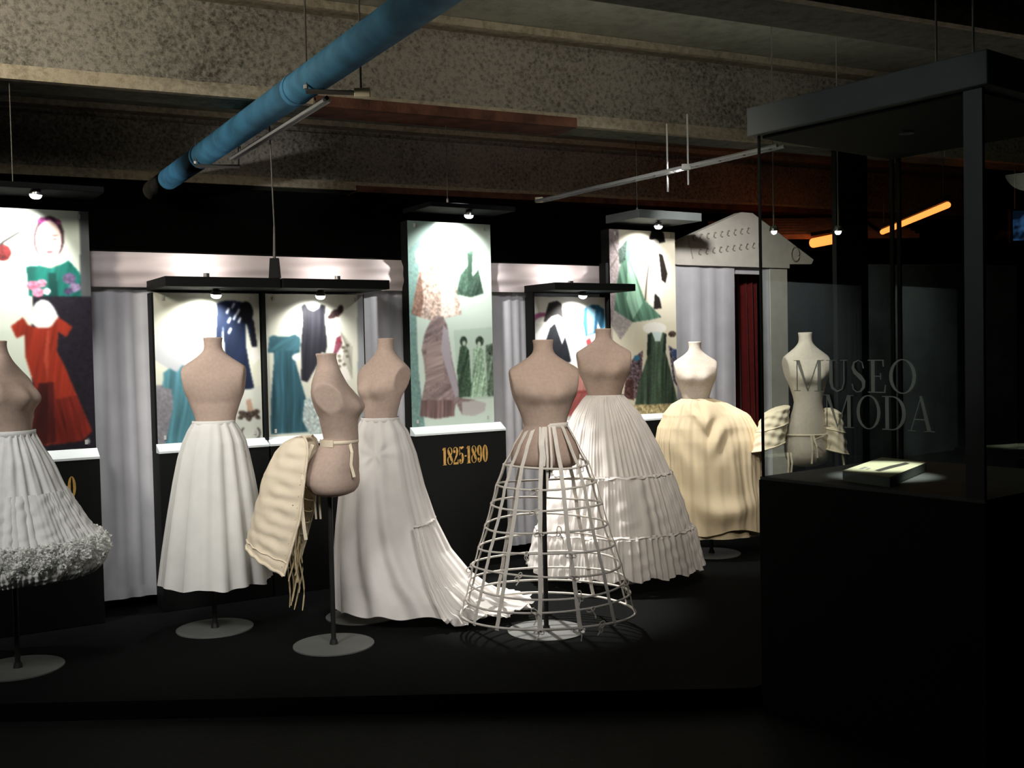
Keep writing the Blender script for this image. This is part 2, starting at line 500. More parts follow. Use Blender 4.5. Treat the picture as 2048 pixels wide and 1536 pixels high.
class Print:
    def __init__(self, w, h, quad, bg):
        """quad: four design-space corners TL, TR, BR, BL that shapes are drawn in"""
        self.w, self.h = w, h
        u, v = np.meshgrid((np.arange(w)) / (w - 1), (np.arange(h)) / (h - 1))
        q = np.array(quad, float)
        P = ((1 - u) * (1 - v))[..., None] * q[0] + (u * (1 - v))[..., None] * q[1] + (u * v)[..., None] * q[2] + ((1 - u) * v)[..., None] * q[3]
        self.X, self.Y = P[..., 0], P[..., 1]
        self.c = np.ones((h, w, 3)) * np.array(bg, float)
        self.rg = np.random.RandomState(w + h)

    def streak(self, u):
        tab = np.random.RandomState(11).uniform(-1, 1, 400)
        u = u - u.min()
        i = np.floor(u).astype(int) % 398
        f = u - np.floor(u)
        f = f * f * (3 - 2 * f)
        return tab[i] * (1 - f) + tab[i + 1] * f

    def blend(self, mask, rgb, a=1.0, folds=None, mottle=0.0):
        col = np.ones_like(self.c) * np.array(rgb, float)
        if folds:
            fx, fy, amp = folds
            amp = amp * 0.55
            amp = amp * 2.6
            k = 1 + amp * self.streak((self.X * fx + self.Y * fy) * 0.75 + 0.5 * np.sin(self.Y * 0.045)) * (0.65 + 0.35 * np.sin(self.Y * 0.06 + self.X * 0.11)) + 0.5 * amp * self.streak(self.X * fx * 2.1 + self.Y * fy * 1.2 + 50)
            col = col * k[..., None]
        if mottle:
            nz = self.rg.randn(self.h, self.w, 1)
            nz = (nz + np.roll(nz, 1, 0) + np.roll(nz, 1, 1) + np.roll(nz, (1, 1), (0, 1))) / 2
            col = col * (1 + mottle * nz)
        al = (mask * a)[..., None]
        self.c = self.c * (1 - al) + col * al

    def poly(self, pts, rgb, a=1.0, **k):
        m = np.zeros(self.X.shape, bool)
        n = len(pts)
        for i in range(n):
            x0, y0 = pts[i]
            x1, y1 = pts[(i + 1) % n]
            if y0 == y1:
                continue
            c = ((self.Y < y0) != (self.Y < y1)) & (self.X < (x1 - x0) * (self.Y - y0) / (y1 - y0) + x0)
            m ^= c
        self.blend(m.astype(float), rgb, a, **k)

    def ell(self, cx, cy, rx, ry, rgb, a=1.0, rot=0.0, soft=0.0, **k):
        c, s = math.cos(rot), math.sin(rot)
        dx, dy = self.X - cx, self.Y - cy
        d = np.sqrt(((dx * c + dy * s) / rx) ** 2 + ((-dx * s + dy * c) / ry) ** 2)
        m = (d < 1).astype(float) if soft == 0 else np.clip((1 + soft - d) / (2 * soft), 0, 1)
        self.blend(m, rgb, a, **k)

    def line(self, pts, w, rgb, a=1.0):
        m = np.zeros(self.X.shape)
        for (x0, y0), (x1, y1) in zip(pts[:-1], pts[1:]):
            L = (x1 - x0) ** 2 + (y1 - y0) ** 2 + 1e-9
            t = np.clip(((self.X - x0) * (x1 - x0) + (self.Y - y0) * (y1 - y0)) / L, 0, 1)
            d = np.hypot(self.X - x0 - t * (x1 - x0), self.Y - y0 - t * (y1 - y0))
            m = np.maximum(m, np.clip(w / 2 + 0.5 - d, 0, 1))
        self.blend(m, rgb, a)

    def build(self, name, parent, s0, s1, z0, z1, nn, fn):
        h, w = self.h, self.w
        for _k in range(2):
            c = np.pad(self.c, ((1, 1), (1, 1), (0, 0)), mode='edge')
            self.c = (4 * c[1:-1, 1:-1] + 2 * (c[:-2, 1:-1] + c[2:, 1:-1] + c[1:-1, :-2] + c[1:-1, 2:]) + c[:-2, :-2] + c[:-2, 2:] + c[2:, :-2] + c[2:, 2:]) / 16
        u, v = np.meshgrid(np.arange(w) / (w - 1), np.arange(h) / (h - 1))
        s = s0 + (s1 - s0) * u
        z = z1 + (z0 - z1) * v
        o_ = np.array(fn(0, nn, 0))
        e_ = np.array(fn(1, nn, 0)) - o_
        P = o_[None, None, :] + s[..., None] * e_[None, None, :]
        P[..., 2] = z - (parent.location.z if parent else 0)
        i, j = np.meshgrid(np.arange(h - 1), np.arange(w - 1), indexing='ij')
        q = np.stack([i * w + j, (i + 1) * w + j, (i + 1) * w + j + 1, i * w + j + 1], -1).reshape(-1, 4)
        me = bpy.data.meshes.new(name)
        me.vertices.add(h * w)
        me.vertices.foreach_set('co', P.reshape(-1).astype(np.float32))
        me.loops.add(q.size)
        me.loops.foreach_set('vertex_index', q.reshape(-1).astype(np.int32))
        me.polygons.add(len(q))
        me.polygons.foreach_set('loop_start', np.arange(0, q.size, 4, dtype=np.int32))
        me.update(calc_edges=True)
        at = me.color_attributes.new('print', 'FLOAT_COLOR', 'POINT')
        rgba = np.ones((h * w, 4), np.float32)
        g_ = self.c.mean(-1, keepdims=True)
        ink = np.clip(g_ + (self.c - g_) * 0.92, 4, 243)
        ink = ink * (g_ / 243) ** 0.40
        rgba[:, :3] = s2l(ink).reshape(-1, 3)
        at.data.foreach_set('color', rgba.reshape(-1))
        if 'print_ink' not in _mats:
            m = bpy.data.materials.new('print_ink')
            m.use_nodes = True
            b = m.node_tree.nodes['Principled BSDF']
            b.inputs['Roughness'].default_value = 0.6
            b.inputs['Specular IOR Level'].default_value = 0.2
            a = m.node_tree.nodes.new('ShaderNodeVertexColor')
            a.layer_name = 'print'
            m.node_tree.links.new(a.outputs['Color'], b.inputs['Base Color'])
            _mats['print_ink'] = m
        return link(name, me, _mats['print_ink'], parent)


def lamp(loc, target, power, angle, label, stem=None, bulb_r=0.030):
    """small halogen spot: can, lit bulb, stem; its own light"""
    L = Vector(loc)
    d = (Vector(target) - L).normalized()
    t = thing('spot_lamp', label, 'lamp', loc)
    a = d.cross(Vector((0, 0, 1))).normalized()
    b = d.cross(a)

    def ring(off, r, n=16):
        return [d * off + r * (math.cos(2 * PI * k / n) * a + math.sin(2 * PI * k / n) * b) for k in range(n)]
    dl = d
    d = Vector((dl.x * .25, dl.y * .25, -1)).normalized()
    a = d.cross(Vector((1, 0, 0))).normalized()
    b = d.cross(a)
    loft([ring(-0.035, 0.008), ring(-0.032, 0.02), ring(-0.012, 0.028), ring(-0.002, 0.030)], 'lamp_can', M_lampcan, t, cap0=True)
    loft([ring(-0.002, bulb_r), ring(0.008, bulb_r * .93), ring(0.016, bulb_r * .72), ring(0.021, bulb_r * .35)], 'bulb', M_bulb, t, cap0=False, cap1=True)
    if stem is not None:
        MB().tube([-d * 0.033, (Vector(stem) - L)], 0.004, 6).build('lamp_stem', M_lampcan, t)
    sp = spot('lamp_light', L + d * 0.03, target, power, angle, 0.7, 0.015, (1, 0.99, 0.96))
    return t


def panel(name, label, s0, s1, zb, zt, off, canopy, ped_top=0.985, ped_s=None, canopy_t=0.03, canopy_s=None, canopy_d=0.30, canopy_m=None):
    fn = wallfn(off)
    t = thing(name, label, 'display panel', fn((s0 + s1) / 2, 0, 0.08))
    base = Vector(t.location)

    def lf(s, nn, z):
        return tuple(Vector(fn(s, nn, z)) - base)
    t_fn = lf
    p0, p1 = ped_s if ped_s else (s0 - 0.01, s1 + 0.01)
    MB().box(p0, p1, -0.10, 0.07, 0.08, ped_top, lf).build('pedestal', M_black, t, bevel=0.003)
    # sloping white ledge under the print
    v = [lf(s, nn, z) for s in (p0, p1) for nn, z in ((0.072, ped_top), (0.072, ped_top + 0.012), (0.001, zb), (0.001, ped_top))]
    pyobj('ledge', v, [(0, 1, 2, 3), (7, 6, 5, 4), (1, 5, 6, 2), (0, 4, 5, 1), (0, 3, 7, 4), (2, 6, 7, 3)], M_ledge, t)
    MB().box(s0, s1, -0.10, -0.004, ped_top + 0.001, zt, lf).build('backboard', M_black, t)
    c0, c1 = canopy_s if canopy_s else (s0 - 0.01, s1 + 0.03)
    MB().box(c0, c1, -0.09, canopy_d, canopy, canopy + canopy_t, lf).build('canopy', canopy_m or M_black, t, bevel=0.003)
    return t, lf, fn


def clips(t, lf, s0, s1, zb, zt):
    for s, z in ((s0 + 0.04, zb + 0.035), (s1 - 0.05, zb + 0.035), (s0 + 0.05, zt - 0.03), (s1 - 0.05, zt - 0.03)):
        c = MB().box(s - 0.007, s + 0.007, 0.0, 0.008, z - 0.012, z + 0.012, lf).build('clip', M_rod, t)


# ---- first tower (orange-red gown)
t, lf, fn = panel('poster_tower', 'tall poster tower with the orange red gown and a portrait of a woman in teal', -3.33, -2.705, 1.04, 2.335, 7.2, 2.40, ped_s=(-3.34, -2.70), canopy_m=M_canopy)
P = Print(140, 290, [(-81, 411), (176, 423), (192, 896), (-62, 912)], (212, 222, 205))
P.poly([(157, 400), (200, 400), (200, 600), (160, 600)], (112, 116, 118))
P.poly([(62, 592), (200, 592), (210, 920), (66, 930), (58, 700)], (50, 42, 60), mottle=0.12)
P.poly([(-90, 400), (50, 400), (60, 600), (50, 660), (-90, 660)], (216, 226, 210))
P.ell(94, 476, 32, 44, (92, 62, 70))
P.ell(86, 442, 16, 8, (140, 40, 112), mottle=0.3)
P.ell(106, 444, 13, 7, (150, 60, 120), mottle=0.3)
P.poly([(84, 500), (112, 500), (116, 535), (80, 535)], (206, 170, 158))
P.ell(94, 480, 26, 40, (226, 198, 186))
for ex in (84, 106):
    P.ell(ex, 478, 6.5, 2.6, (150, 120, 118))
    P.ell(ex, 470, 8, 1.6, (130, 98, 96))
P.line([(95, 480), (97, 493)], 2, (196, 158, 146))
P.ell(96, 503, 8, 3.2, (186, 84, 92))
P.poly([(48, 532), (76, 530), (96, 536), (118, 528), (135, 520), (158, 545), (160, 592), (54, 592)], (22, 140, 124), folds=(0.12, 0.05, 0.14))
P.poly([(92, 545), (110, 545), (112, 592), (94, 592)], (14, 96, 86))
for x, y, r, c in ((62, 570, 12, (216, 120, 152)), (80, 566, 10, (226, 142, 168)), (72, 584, 12, (222, 132, 160)), (90, 582, 8, (244, 226, 230)), (136, 556, 14, (120, 100, 140)), (148, 574, 12, (150, 130, 168)), (134, 582, 9, (92, 80, 120))):
    P.ell(x, y, r, r * 0.8, c, mottle=0.15)
P.line([(34, 464), (2, 484), (-10, 496)], 5, (52, 44, 44))
P.ell(3, 505, 16, 17, (150, 40, 40), mottle=0.15)
P.poly([(66, 606), (78, 598), (92, 600), (104, 612), (118, 640), (100, 660), (76, 660), (52, 640)], (222, 226, 222))
P.poly([(18, 652), (42, 634), (52, 650), (76, 656), (98, 654), (114, 633), (143, 653), (130, 674), (114, 664), (111, 702), (126, 730), (152, 790), (184, 862), (164, 882), (120, 888), (78, 892), (58, 856), (68, 800), (62, 760), (48, 716), (46, 668), (30, 676)], (206, 58, 32), folds=(0.32, 0.06, 0.09))
P.poly([(74, 766), (104, 764), (108, 886), (82, 890), (60, 856), (66, 800)], (112, 32, 26), folds=(0.35, 0.0, 0.2))
P.poly([(104, 800), (150, 790), (184, 862), (164, 882), (108, 888)], (168, 44, 30), folds=(0.35, -0.12, 0.16))
P.poly([(90, 660), (96, 660), (92, 760), (84, 720)], (224, 84, 56))
P.ell(175, 883, 4, 6, (190, 190, 195))
P.build('poster', t, -3.33, -2.705, 1.04, 2.335, 0.002, lf)
clips(t, lf, -3.33, -2.705, 1.04, 2.335)

# ---- double low panel
ta, lfa, _ = panel('poster_stand', 'low poster panel with the navy dress and small teal dress', -2.40, -1.765, 1.035, 1.90, 7.25, 1.915, canopy_t=0.055, canopy_s=(-2.405, -1.757), canopy_d=0.34, ped_s=(-2.40, -1.76))
P = Print(140, 190, [(306, 585), (517, 587), (525, 875), (316, 888)], (214, 215, 194))
P.poly([(300, 770), (346, 768), (350, 900), (310, 900)], (150, 148, 154), mottle=0.06)
P.poly([(310, 720), (312, 660), (330, 635), (352, 622), (380, 618), (380, 780), (346, 778), (340, 740)], (188, 190, 192))
P.poly([(326, 745), (338, 736), (352, 744), (362, 730), (388, 740), (392, 890), (330, 888), (345, 812), (342, 778), (325, 774)], (92, 156, 170), folds=(0.4, 0.05, 0.1))
P.poly([(466, 780), (526, 770), (530, 880), (468, 885)], (205, 208, 196))
P.poly([(431, 606), (448, 601), (470, 602), (492, 606), (500, 622), (506, 650), (514, 692), (503, 694), (494, 655), (489, 640), (490, 690), (497, 730), (507, 776), (476, 780), (452, 776), (446, 690), (443, 652), (439, 690), (428, 688), (430, 640)], (34, 52, 92), folds=(0.3, 0.1, 0.08))
P.ell(490, 625, 15, 22, (26, 32, 46))
P.poly([(498, 640), (506, 640), (514, 692), (503, 694)], (44, 40, 62))
for x, y in ((453, 621), (464, 611), (474, 623), (467, 634), (456, 640), (457, 661), (477, 640)):
    P.line([(x - 2, y + 4), (x + 2, y - 4)], 4.5, (228, 230, 232))
P.poly([(503, 694), (514, 692), (520, 715), (506, 730), (500, 712)], (226, 222, 214))
P.poly([(490, 800), (500, 797), (506, 822), (494, 826)], (196, 160, 134))
for x, y, rx, ry, ro in ((486, 828, 12, 6, .4), (508, 826, 12, 6, -.5), (496, 832, 7, 10, 0), (480, 834, 7, 4, -.4), (514, 834, 6, 4, .6)):
    P.ell(x, y, rx, ry, (98, 82, 70), rot=ro, mottle=0.25)
for cx, sg in ((487, -1), (513, 1)):
    a = np.linspace(0.3, 2.9, 10)
    P.line([(cx + sg * 6 * math.sin(q) * 1.0, 866 - 10 * math.cos(q)) for q in a], 3, (86, 76, 66))
P.build('poster', ta, -2.39, -1.775, 1.035, 1.90, 0.002, lfa)
clips(ta, lfa, -2.39, -1.775, 1.035, 1.90)
MB().box(-1.765, -1.745, -0.06, 0.03, 1.0, 1.913, lfa).build('divider_post', M_black, ta)

tb, lfb, _ = panel('poster_stand', 'low poster panel with the off-shoulder teal gown and long black dress', -1.745, -1.09, 1.035, 1.90, 7.25, 1.915, canopy_t=0.055, canopy_s=(-1.745, -1.07), canopy_d=0.34, ped_s=(-1.75, -1.085))
P = Print(140, 190, [(530, 587), (725, 590), (732, 862), (538, 874)], (222, 222, 204))
P.poly([(713, 580), (730, 580), (736, 880), (716, 880)], (168, 172, 174))
P.poly([(538, 674), (546, 670), (566, 676), (588, 668), (598, 676), (597, 704), (592, 706), (588, 722), (604, 780), (628, 864), (541, 868), (541, 800), (547, 722), (546, 704), (535, 704)], (66, 122, 140), folds=(0.5, 0.0, 0.12))
P.poly([(540, 672), (596, 672), (596, 700), (540, 702)], (74, 132, 148), folds=(0.2, 0.3, 0.08))
P.ell(590, 714, 8, 7, (236, 236, 230))
P.poly([(600, 612), (607, 607), (614, 618), (624, 622), (634, 617), (640, 608), (648, 612), (647, 640), (652, 690), (648, 706), (640, 704), (634, 725), (612, 764), (600, 760), (600, 680), (603, 640)], (64, 64, 76), folds=(0.45, 0.02, 0.14))
P.ell(624, 610, 12, 10, (240, 240, 236))
for x, y, rx, ry, ro in ((668, 628, 12, 8, -.5), (678, 620, 6, 10, .3), (658, 634, 6, 4, 0)):
    P.ell(x, y, rx, ry, (92, 66, 66), rot=ro, mottle=0.2)
P.ell(672, 642, 7, 9, (238, 228, 216))
P.poly([(664, 652), (676, 654), (682, 690), (700, 760), (650, 764), (660, 700)], (236, 230, 220))
P.poly([(670, 676), (680, 670), (682, 690), (668, 712), (664, 708)], (168, 86, 110), mottle=0.15)
P.ell(676, 682, 4, 4, (190, 60, 80))
for k in range(7):
    P.line([(678 + 4 * k, 662 + 5 * k), (690 + 2 * k, 690 + 9 * k), (684 + 3 * k, 720 + 6 * k)], 1.4, (150, 146, 132))
for k in range(8):
    P.ell(684 + 9 * math.cos(k * 1.3), 712 + 22 * math.sin(k * 0.9), 4, 3, (150, 146, 120), mottle=0.2)
P.poly([(606, 800), (622, 790), (640, 810), (640, 868), (616, 868), (602, 840)], (190, 204, 200), mottle=0.12)
P.build('poster', tb, -1.735, -1.10, 1.035, 1.90, 0.002, lfb)
clips(tb, lfb, -1.735, -1.10, 1.035, 1.90)
# suspension bracket over the joint of the two canopies
br = thing('suspension_bracket', 'black tapered bracket on a thin wire above the low poster panels', 'bracket', (-1.36, 6.10, 1.975))
v = [(-.032, -.02, 0), (.032, -.02, 0), (.032, .02, 0), (-.032, .02, 0), (-.024, -.015, .115), (.024, -.015, .115), (.024, .015, .115), (-.024, .015, .115)]
pyobj('bracket_body', v, [(0, 3, 2, 1), (4, 5, 6, 7), (0, 1, 5, 4), (1, 2, 6, 5), (2, 3, 7, 6), (3, 0, 4, 7)], M_black, br)
MB().tube([(0, 0, .115), (0.004, 0, .30)], [0.009, 0.006], 6).tube([(0.004, 0, .30), (-0.01, 0, 1.0)], 0.0045, 6).build('wire', M_wire, br)

# ---- middle tower with the dates
tc_, lfc, _ = panel('poster_tower', 'tall poster tower lettered with the dates 1825 to 1890 in gold', -0.775, -0.15, 1.04, 2.385, 7.25, 2.44, ped_s=(-0.79, -0.10), canopy_m=M_canopy, canopy_s=(-0.76, -0.13))
P = Print(140, 300, [(814, 441), (980, 449), (988, 844), (824, 855)], (206, 224, 210))
P.poly([(800, 430), (842, 430), (838, 520), (832, 640), (836, 740), (850, 870), (815, 870)], (132, 172, 164), mottle=0.05)
P.poly([(815, 440), (870, 440), (850, 470), (815, 500)], (150, 178, 170))
P.poly([(905, 660), (992, 652), (992, 796), (915, 800)], (192, 214, 196))
P.poly([(862, 470), (880, 462), (896, 468), (908, 500), (903, 540), (912, 580), (921, 628), (896, 634), (858, 640), (822, 628), (832, 570), (842, 520), (832, 528), (829, 506), (846, 484)], (214, 188, 172), folds=(0.25, 0.12, 0.06), mottle=0.14)
P.poly([(880, 470), (898, 480), (900, 540), (910, 630), (880, 632)], (232, 222, 210), mottle=0.08)
P.poly([(822, 628), (832, 570), (840, 540), (846, 600), (840, 634)], (168, 130, 112), mottle=0.12)
P.poly([(918, 520), (928, 505), (944, 500), (957, 508), (962, 524), (956, 540), (966, 586), (940, 594), (911, 588), (916, 560), (920, 545)], (84, 118, 98), folds=(0.3, 0.1, 0.15), mottle=0.1)
P.poly([(918, 506), (930, 498), (934, 530), (920, 548), (912, 540)], (196, 212, 200))
P.poly([(946, 500), (962, 504), (968, 520), (954, 540), (944, 552), (940, 540)], (200, 216, 204))
P.poly([(934, 508), (944, 508), (942, 560), (934, 560)], (70, 104, 84))
P.poly([(860, 640), (870, 632), (884, 632), (892, 650), (898, 690), (902, 720), (914, 770), (922, 796), (950, 800), (971, 806), (968, 822), (946, 832), (922, 830), (910, 806), (905, 832), (870, 838), (838, 832), (842, 800), (850, 760), (846, 720), (842, 700), (848, 666)], (164, 142, 140), folds=(0.16, 0.3, 0.12), mottle=0.05)
P.poly([(842, 800), (905, 800), (907, 832), (870, 838), (838, 832)], (150, 120, 118), folds=(0.7, 0, 0.16))
P.poly([(852, 690), (880, 680), (888, 760), (850, 775)], (178, 156, 150), folds=(0.1, 0.4, 0.1))
P.poly([(884, 650), (894, 660), (900, 720), (918, 790), (908, 796), (888, 730), (880, 700)], (186, 176, 184))
P.poly([(921, 804), (950, 800), (971, 806), (968, 822), (946, 832), (922, 830)], (196, 192, 188))
for pts, c in (([(918, 694), (926, 686), (936, 700), (938, 730), (942, 792), (916, 795), (912, 740)], (86, 120, 92)), ([(944, 700), (954, 690), (966, 700), (968, 740), (974, 790), (938, 794), (944, 740)], (156, 188, 158)), ([(970, 690), (990, 684), (990, 792), (974, 792)], (120, 146, 122))):
    P.poly(pts, c, folds=(0.4, 0.1, 0.18), mottle=0.1)
P.ell(925, 682, 7, 10, (70, 96, 76), mottle=0.2)
P.ell(926, 686, 4, 5, (190, 204, 186))
P.ell(958, 682, 8, 10, (72, 92, 74), mottle=0.2)
P.ell(957, 687, 4, 5, (198, 212, 194))
P.ell(982, 700, 8, 10, (96, 118, 98), mottle=0.2)
P.build('poster', tc_, -0.775, -0.15, 1.04, 2.385, 0.002, lfc)
clips(tc_, lfc, -0.775, -0.15, 1.04, 2.385)

# ---- low panel behind the crinoline
td, lfd, _ = panel('poster_stand', 'low poster panel with the blue jacket and pink frilled skirt behind the hooped crinoline', 0.185, 0.81, 1.02, 1.90, 7.25, 1.93, canopy_t=0.05, canopy_s=(0.17, 0.86), canopy_d=0.30, ped_s=(0.33, 0.815))
MB().box(0.17, 0.186, -0.06, 0.02, 1.0, 1.93, lfd).build('divider_post', M_black, td)
MB().box(0.81, 0.835, -0.06, 0.02, 1.0, 2.15, lfd).build('divider_post', M_black, td)
P = Print(140, 200, [(1065, 585), (1209, 587), (1213, 836), (1070, 845)], (226, 226, 216))
P.poly([(1065, 620), (1086, 618), (1080, 680), (1066, 690)], (206, 206, 196))
P.ell(1078, 628, 16, 9, (188, 104, 150), rot=-.3)
P.ell(1082, 634, 13, 7, (222, 222, 214), rot=-.3)
P.poly([(1096, 598), (1112, 594), (1121, 600), (1124, 628), (1110, 640), (1086, 636), (1092, 612)], (56, 46, 44))
P.poly([(1068, 664), (1084, 644), (1100, 626), (1114, 622), (1126, 632), (1130, 660), (1138, 690), (1120, 684), (1100, 652), (1084, 676), (1066, 682)], (232, 234, 230))
P.poly([(1098, 650), (1108, 640), (1122, 684), (1128, 668), (1134, 690), (1140, 720), (1126, 722), (1106, 706), (1088, 684)], (44, 50, 60), folds=(0.3, 0.2, 0.12))
P.poly([(1166, 610), (1180, 603), (1196, 603), (1208, 612), (1210, 650), (1200, 652), (1194, 636), (1192, 660), (1170, 668), (1164, 640)], (60, 132, 176), folds=(0.4, 0.1, 0.25))
P.poly([(1172, 604), (1190, 612), (1186, 660), (1172, 666)], (150, 200, 222))
P.poly([(1168, 672), (1200, 668), (1208, 720), (1212, 836), (1128, 834), (1136, 790), (1152, 740)], (232, 214, 206), folds=(0.3, -0.06, 0.05))
P.poly([(1150, 745), (1210, 740), (1213, 836), (1130, 832), (1138, 790)], (222, 150, 140), folds=(0.45, 0.05, 0.1))
P.poly([(1142, 780), (1212, 776), (1213, 832), (1132, 830)], (206, 106, 102), folds=(0.35, 0.25, 0.12))
P.line([(1140, 784), (1212, 780)], 5, (196, 92, 90))
P.poly([(1170, 676), (1178, 670), (1182, 682), (1174, 690)], (206, 80, 88))
P.build('poster', td, 0.185, 0.81, 1.02, 1.90, 0.002, lfd)

# ---- right tower with the green ball gowns
te, lfe, _ = panel('poster_tower', 'tall poster tower with two green ball gowns, beside the white temple front', 0.86, 1.485, 1.03, 2.40, 7.25, 2.45, ped_s=(0.85, 1.50), canopy_m=M_darkgrey, canopy_s=(0.90, 1.49), canopy_t=0.06)
P = Print(140, 310, [(1218, 458), (1349, 465), (1355, 824), (1224, 832)], (226, 218, 194))
P.poly([(1210, 450), (1236, 450), (1240, 560), (1236, 640), (1216, 650)], (176, 160, 160), mottle=0.08)
P.poly([(1296, 478), (1302, 462), (1314, 458), (1326, 466), (1329, 484), (1318, 486)], (34, 30, 30))
P.ell(1308, 486, 9, 8, (228, 222, 210))
P.poly([(1292, 500), (1310, 494), (1326, 504), (1330, 560), (1318, 610), (1296, 612), (1292, 560)], (236, 232, 222))
P.line([(1290, 500), (1278, 516), (1290, 528), (1298, 512)], 2.5, (112, 104, 96))
P.poly([(1316, 506), (1324, 510), (1334, 548), (1330, 566), (1322, 560)], (56, 46, 42))
P.line([(1296, 530), (1292, 560), (1288, 610)], 2.4, (96, 86, 76))
P.poly([(1308, 586), (1318, 596), (1322, 616), (1306, 618)], (66, 56, 52))
P.poly([(1236, 500), (1252, 480), (1262, 486), (1258, 520), (1274, 560), (1288, 600), (1322, 634), (1296, 640), (1264, 644), (1228, 632), (1232, 570), (1240, 530)], (104, 152, 124), folds=(0.35, -0.1, 0.16))
P.poly([(1254, 520), (1266, 545), (1284, 606), (1264, 640), (1252, 600)], (150, 196, 166), folds=(0.35, -0.1, 0.1))
P.poly([(1236, 500), (1252, 480), (1250, 520), (1238, 528)], (74, 104, 90), mottle=0.2)
P.line([(1222, 480), (1236, 510), (1218, 540)], 1.6, (120, 110, 104))
P.poly([(1228, 620), (1264, 644), (1240, 680), (1222, 650)], (186, 178, 172), mottle=0.06)
P.poly([(1268, 660), (1350, 640), (1356, 700), (1262, 720)], (224, 216, 188))
P.ell(1308, 656, 24, 12, (236, 234, 222))
P.poly([(1262, 720), (1284, 700), (1280, 800), (1248, 790), (1250, 750)], (128, 106, 112), mottle=0.3)
P.poly([(1336, 690), (1358, 706), (1358, 780), (1346, 760)], (112, 108, 130), mottle=0.35)
P.ell(1272, 716, 6, 6, (66, 138, 176))
P.ell(1350, 706, 5, 8, (70, 96, 150))
P.poly([(1250, 760), (1266, 756), (1266, 800), (1246, 796)], (122, 80, 78), mottle=0.25)
P.ell(1344, 668, 8, 6, (104, 84, 72), mottle=0.3)
P.poly([(1294, 668), (1302, 664), (1308, 680), (1320, 680), (1324, 664), (1332, 668), (1330, 704), (1340, 740), (1356, 806), (1320, 812), (1268, 810), (1276, 766), (1294, 710)], (92, 118, 94), folds=(0.42, 0.02, 0.22), mottle=0.05)
P.poly([(1304, 664), (1322, 664), (1320, 682), (1308, 682)], (206, 226, 220))
P.poly([(1294, 668), (1300, 668), (1300, 706), (1292, 712)], (56, 76, 64))
P.poly([(1327, 668), (1332, 668), (1330, 706), (1325, 704)], (56, 76, 64))
P.poly([(1222, 812), (1356, 806), (1356, 834), (1222, 836)], (206, 186, 134), mottle=0.18)
P.build('poster', te, 0.86, 1.485, 1.03, 2.40, 0.002, lfe)
clips(te, lfe, 0.86, 1.485, 1.03, 2.40)

# ---- halogen lamps of the posters


def WP(s, nn, z, off=7.25):
    return Vector(wallfn(off)(s, nn, z))


lamp(WP(-3.00, 0.25, 2.375, 7.2), WP(-3.14, 0, 2.0, 7.2), 42, 115, 'lit halogen spot over the portrait on the orange red gown tower', WP(-3.00, 0.25, 2.42, 7.2))
lamp(WP(-2.08, 0.17, 1.88), WP(-2.12, 0, 1.62), 30, 120, 'lit halogen spot under the canopy above the navy dress poster', WP(-2.08, 0.17, 1.915))
lamp(WP(-1.45, 0.17, 1.88), WP(-1.45, 0, 1.62), 14, 120, 'lit halogen spot under the canopy above the long black dress', WP(-1.45, 0.17, 1.915))
lamp(WP(-0.45, 0.24, 2.405), WP(-0.47, 0, 2.10), 50, 115, 'lit halogen spot hanging over the poster tower with gold dates', WP(-0.44, 0.24, 2.445))
lamp(WP(0.50, 0.16, 1.90), WP(0.52, 0, 1.6), 30, 120, 'lit halogen spot above the blue jacket and pink skirt poster', WP(0.50, 0.16, 1.93))
lamp(WP(1.16, 0.20, 2.41), WP(1.13, 0, 2.10), 30, 115, 'lit halogen spot over the black hat on the green gown tower', WP(1.16, 0.20, 2.45))

# small uplights lying on the canopies wash the satin band behind them
for s_, p_ in ((-2.12, 6.5), (-1.32, 5.0), (0.42, 8.0)):
    q_ = WP(s_, 0.13, 1.995)
    up_ = thing('uplight', {-2.12: 'small uplight lying on the canopy above the navy dress poster', -1.32: 'small uplight lying on the canopy above the long black dress poster', 0.42: 'small uplight lying on the canopy above the blue jacket poster'}[s_], 'lamp', q_)
    MB().cyl(0, 0, -0.015, 0.012, 0.018, 16).build('lamp_can', M_lampcan, up_)
    MB().cyl(0, 0, 0.012, 0.014, 0.014, 16).build('bulb', M_bulb, up_)
    spot('lamp_light', q_ + Vector((0, 0, .02)), WP(s_, -0.10, 2.09), p_, 150, 1.0, 0.03, (1.0, .93, .88))

# ------------------------------------------------------------------ lettering built from thick and thin strokes


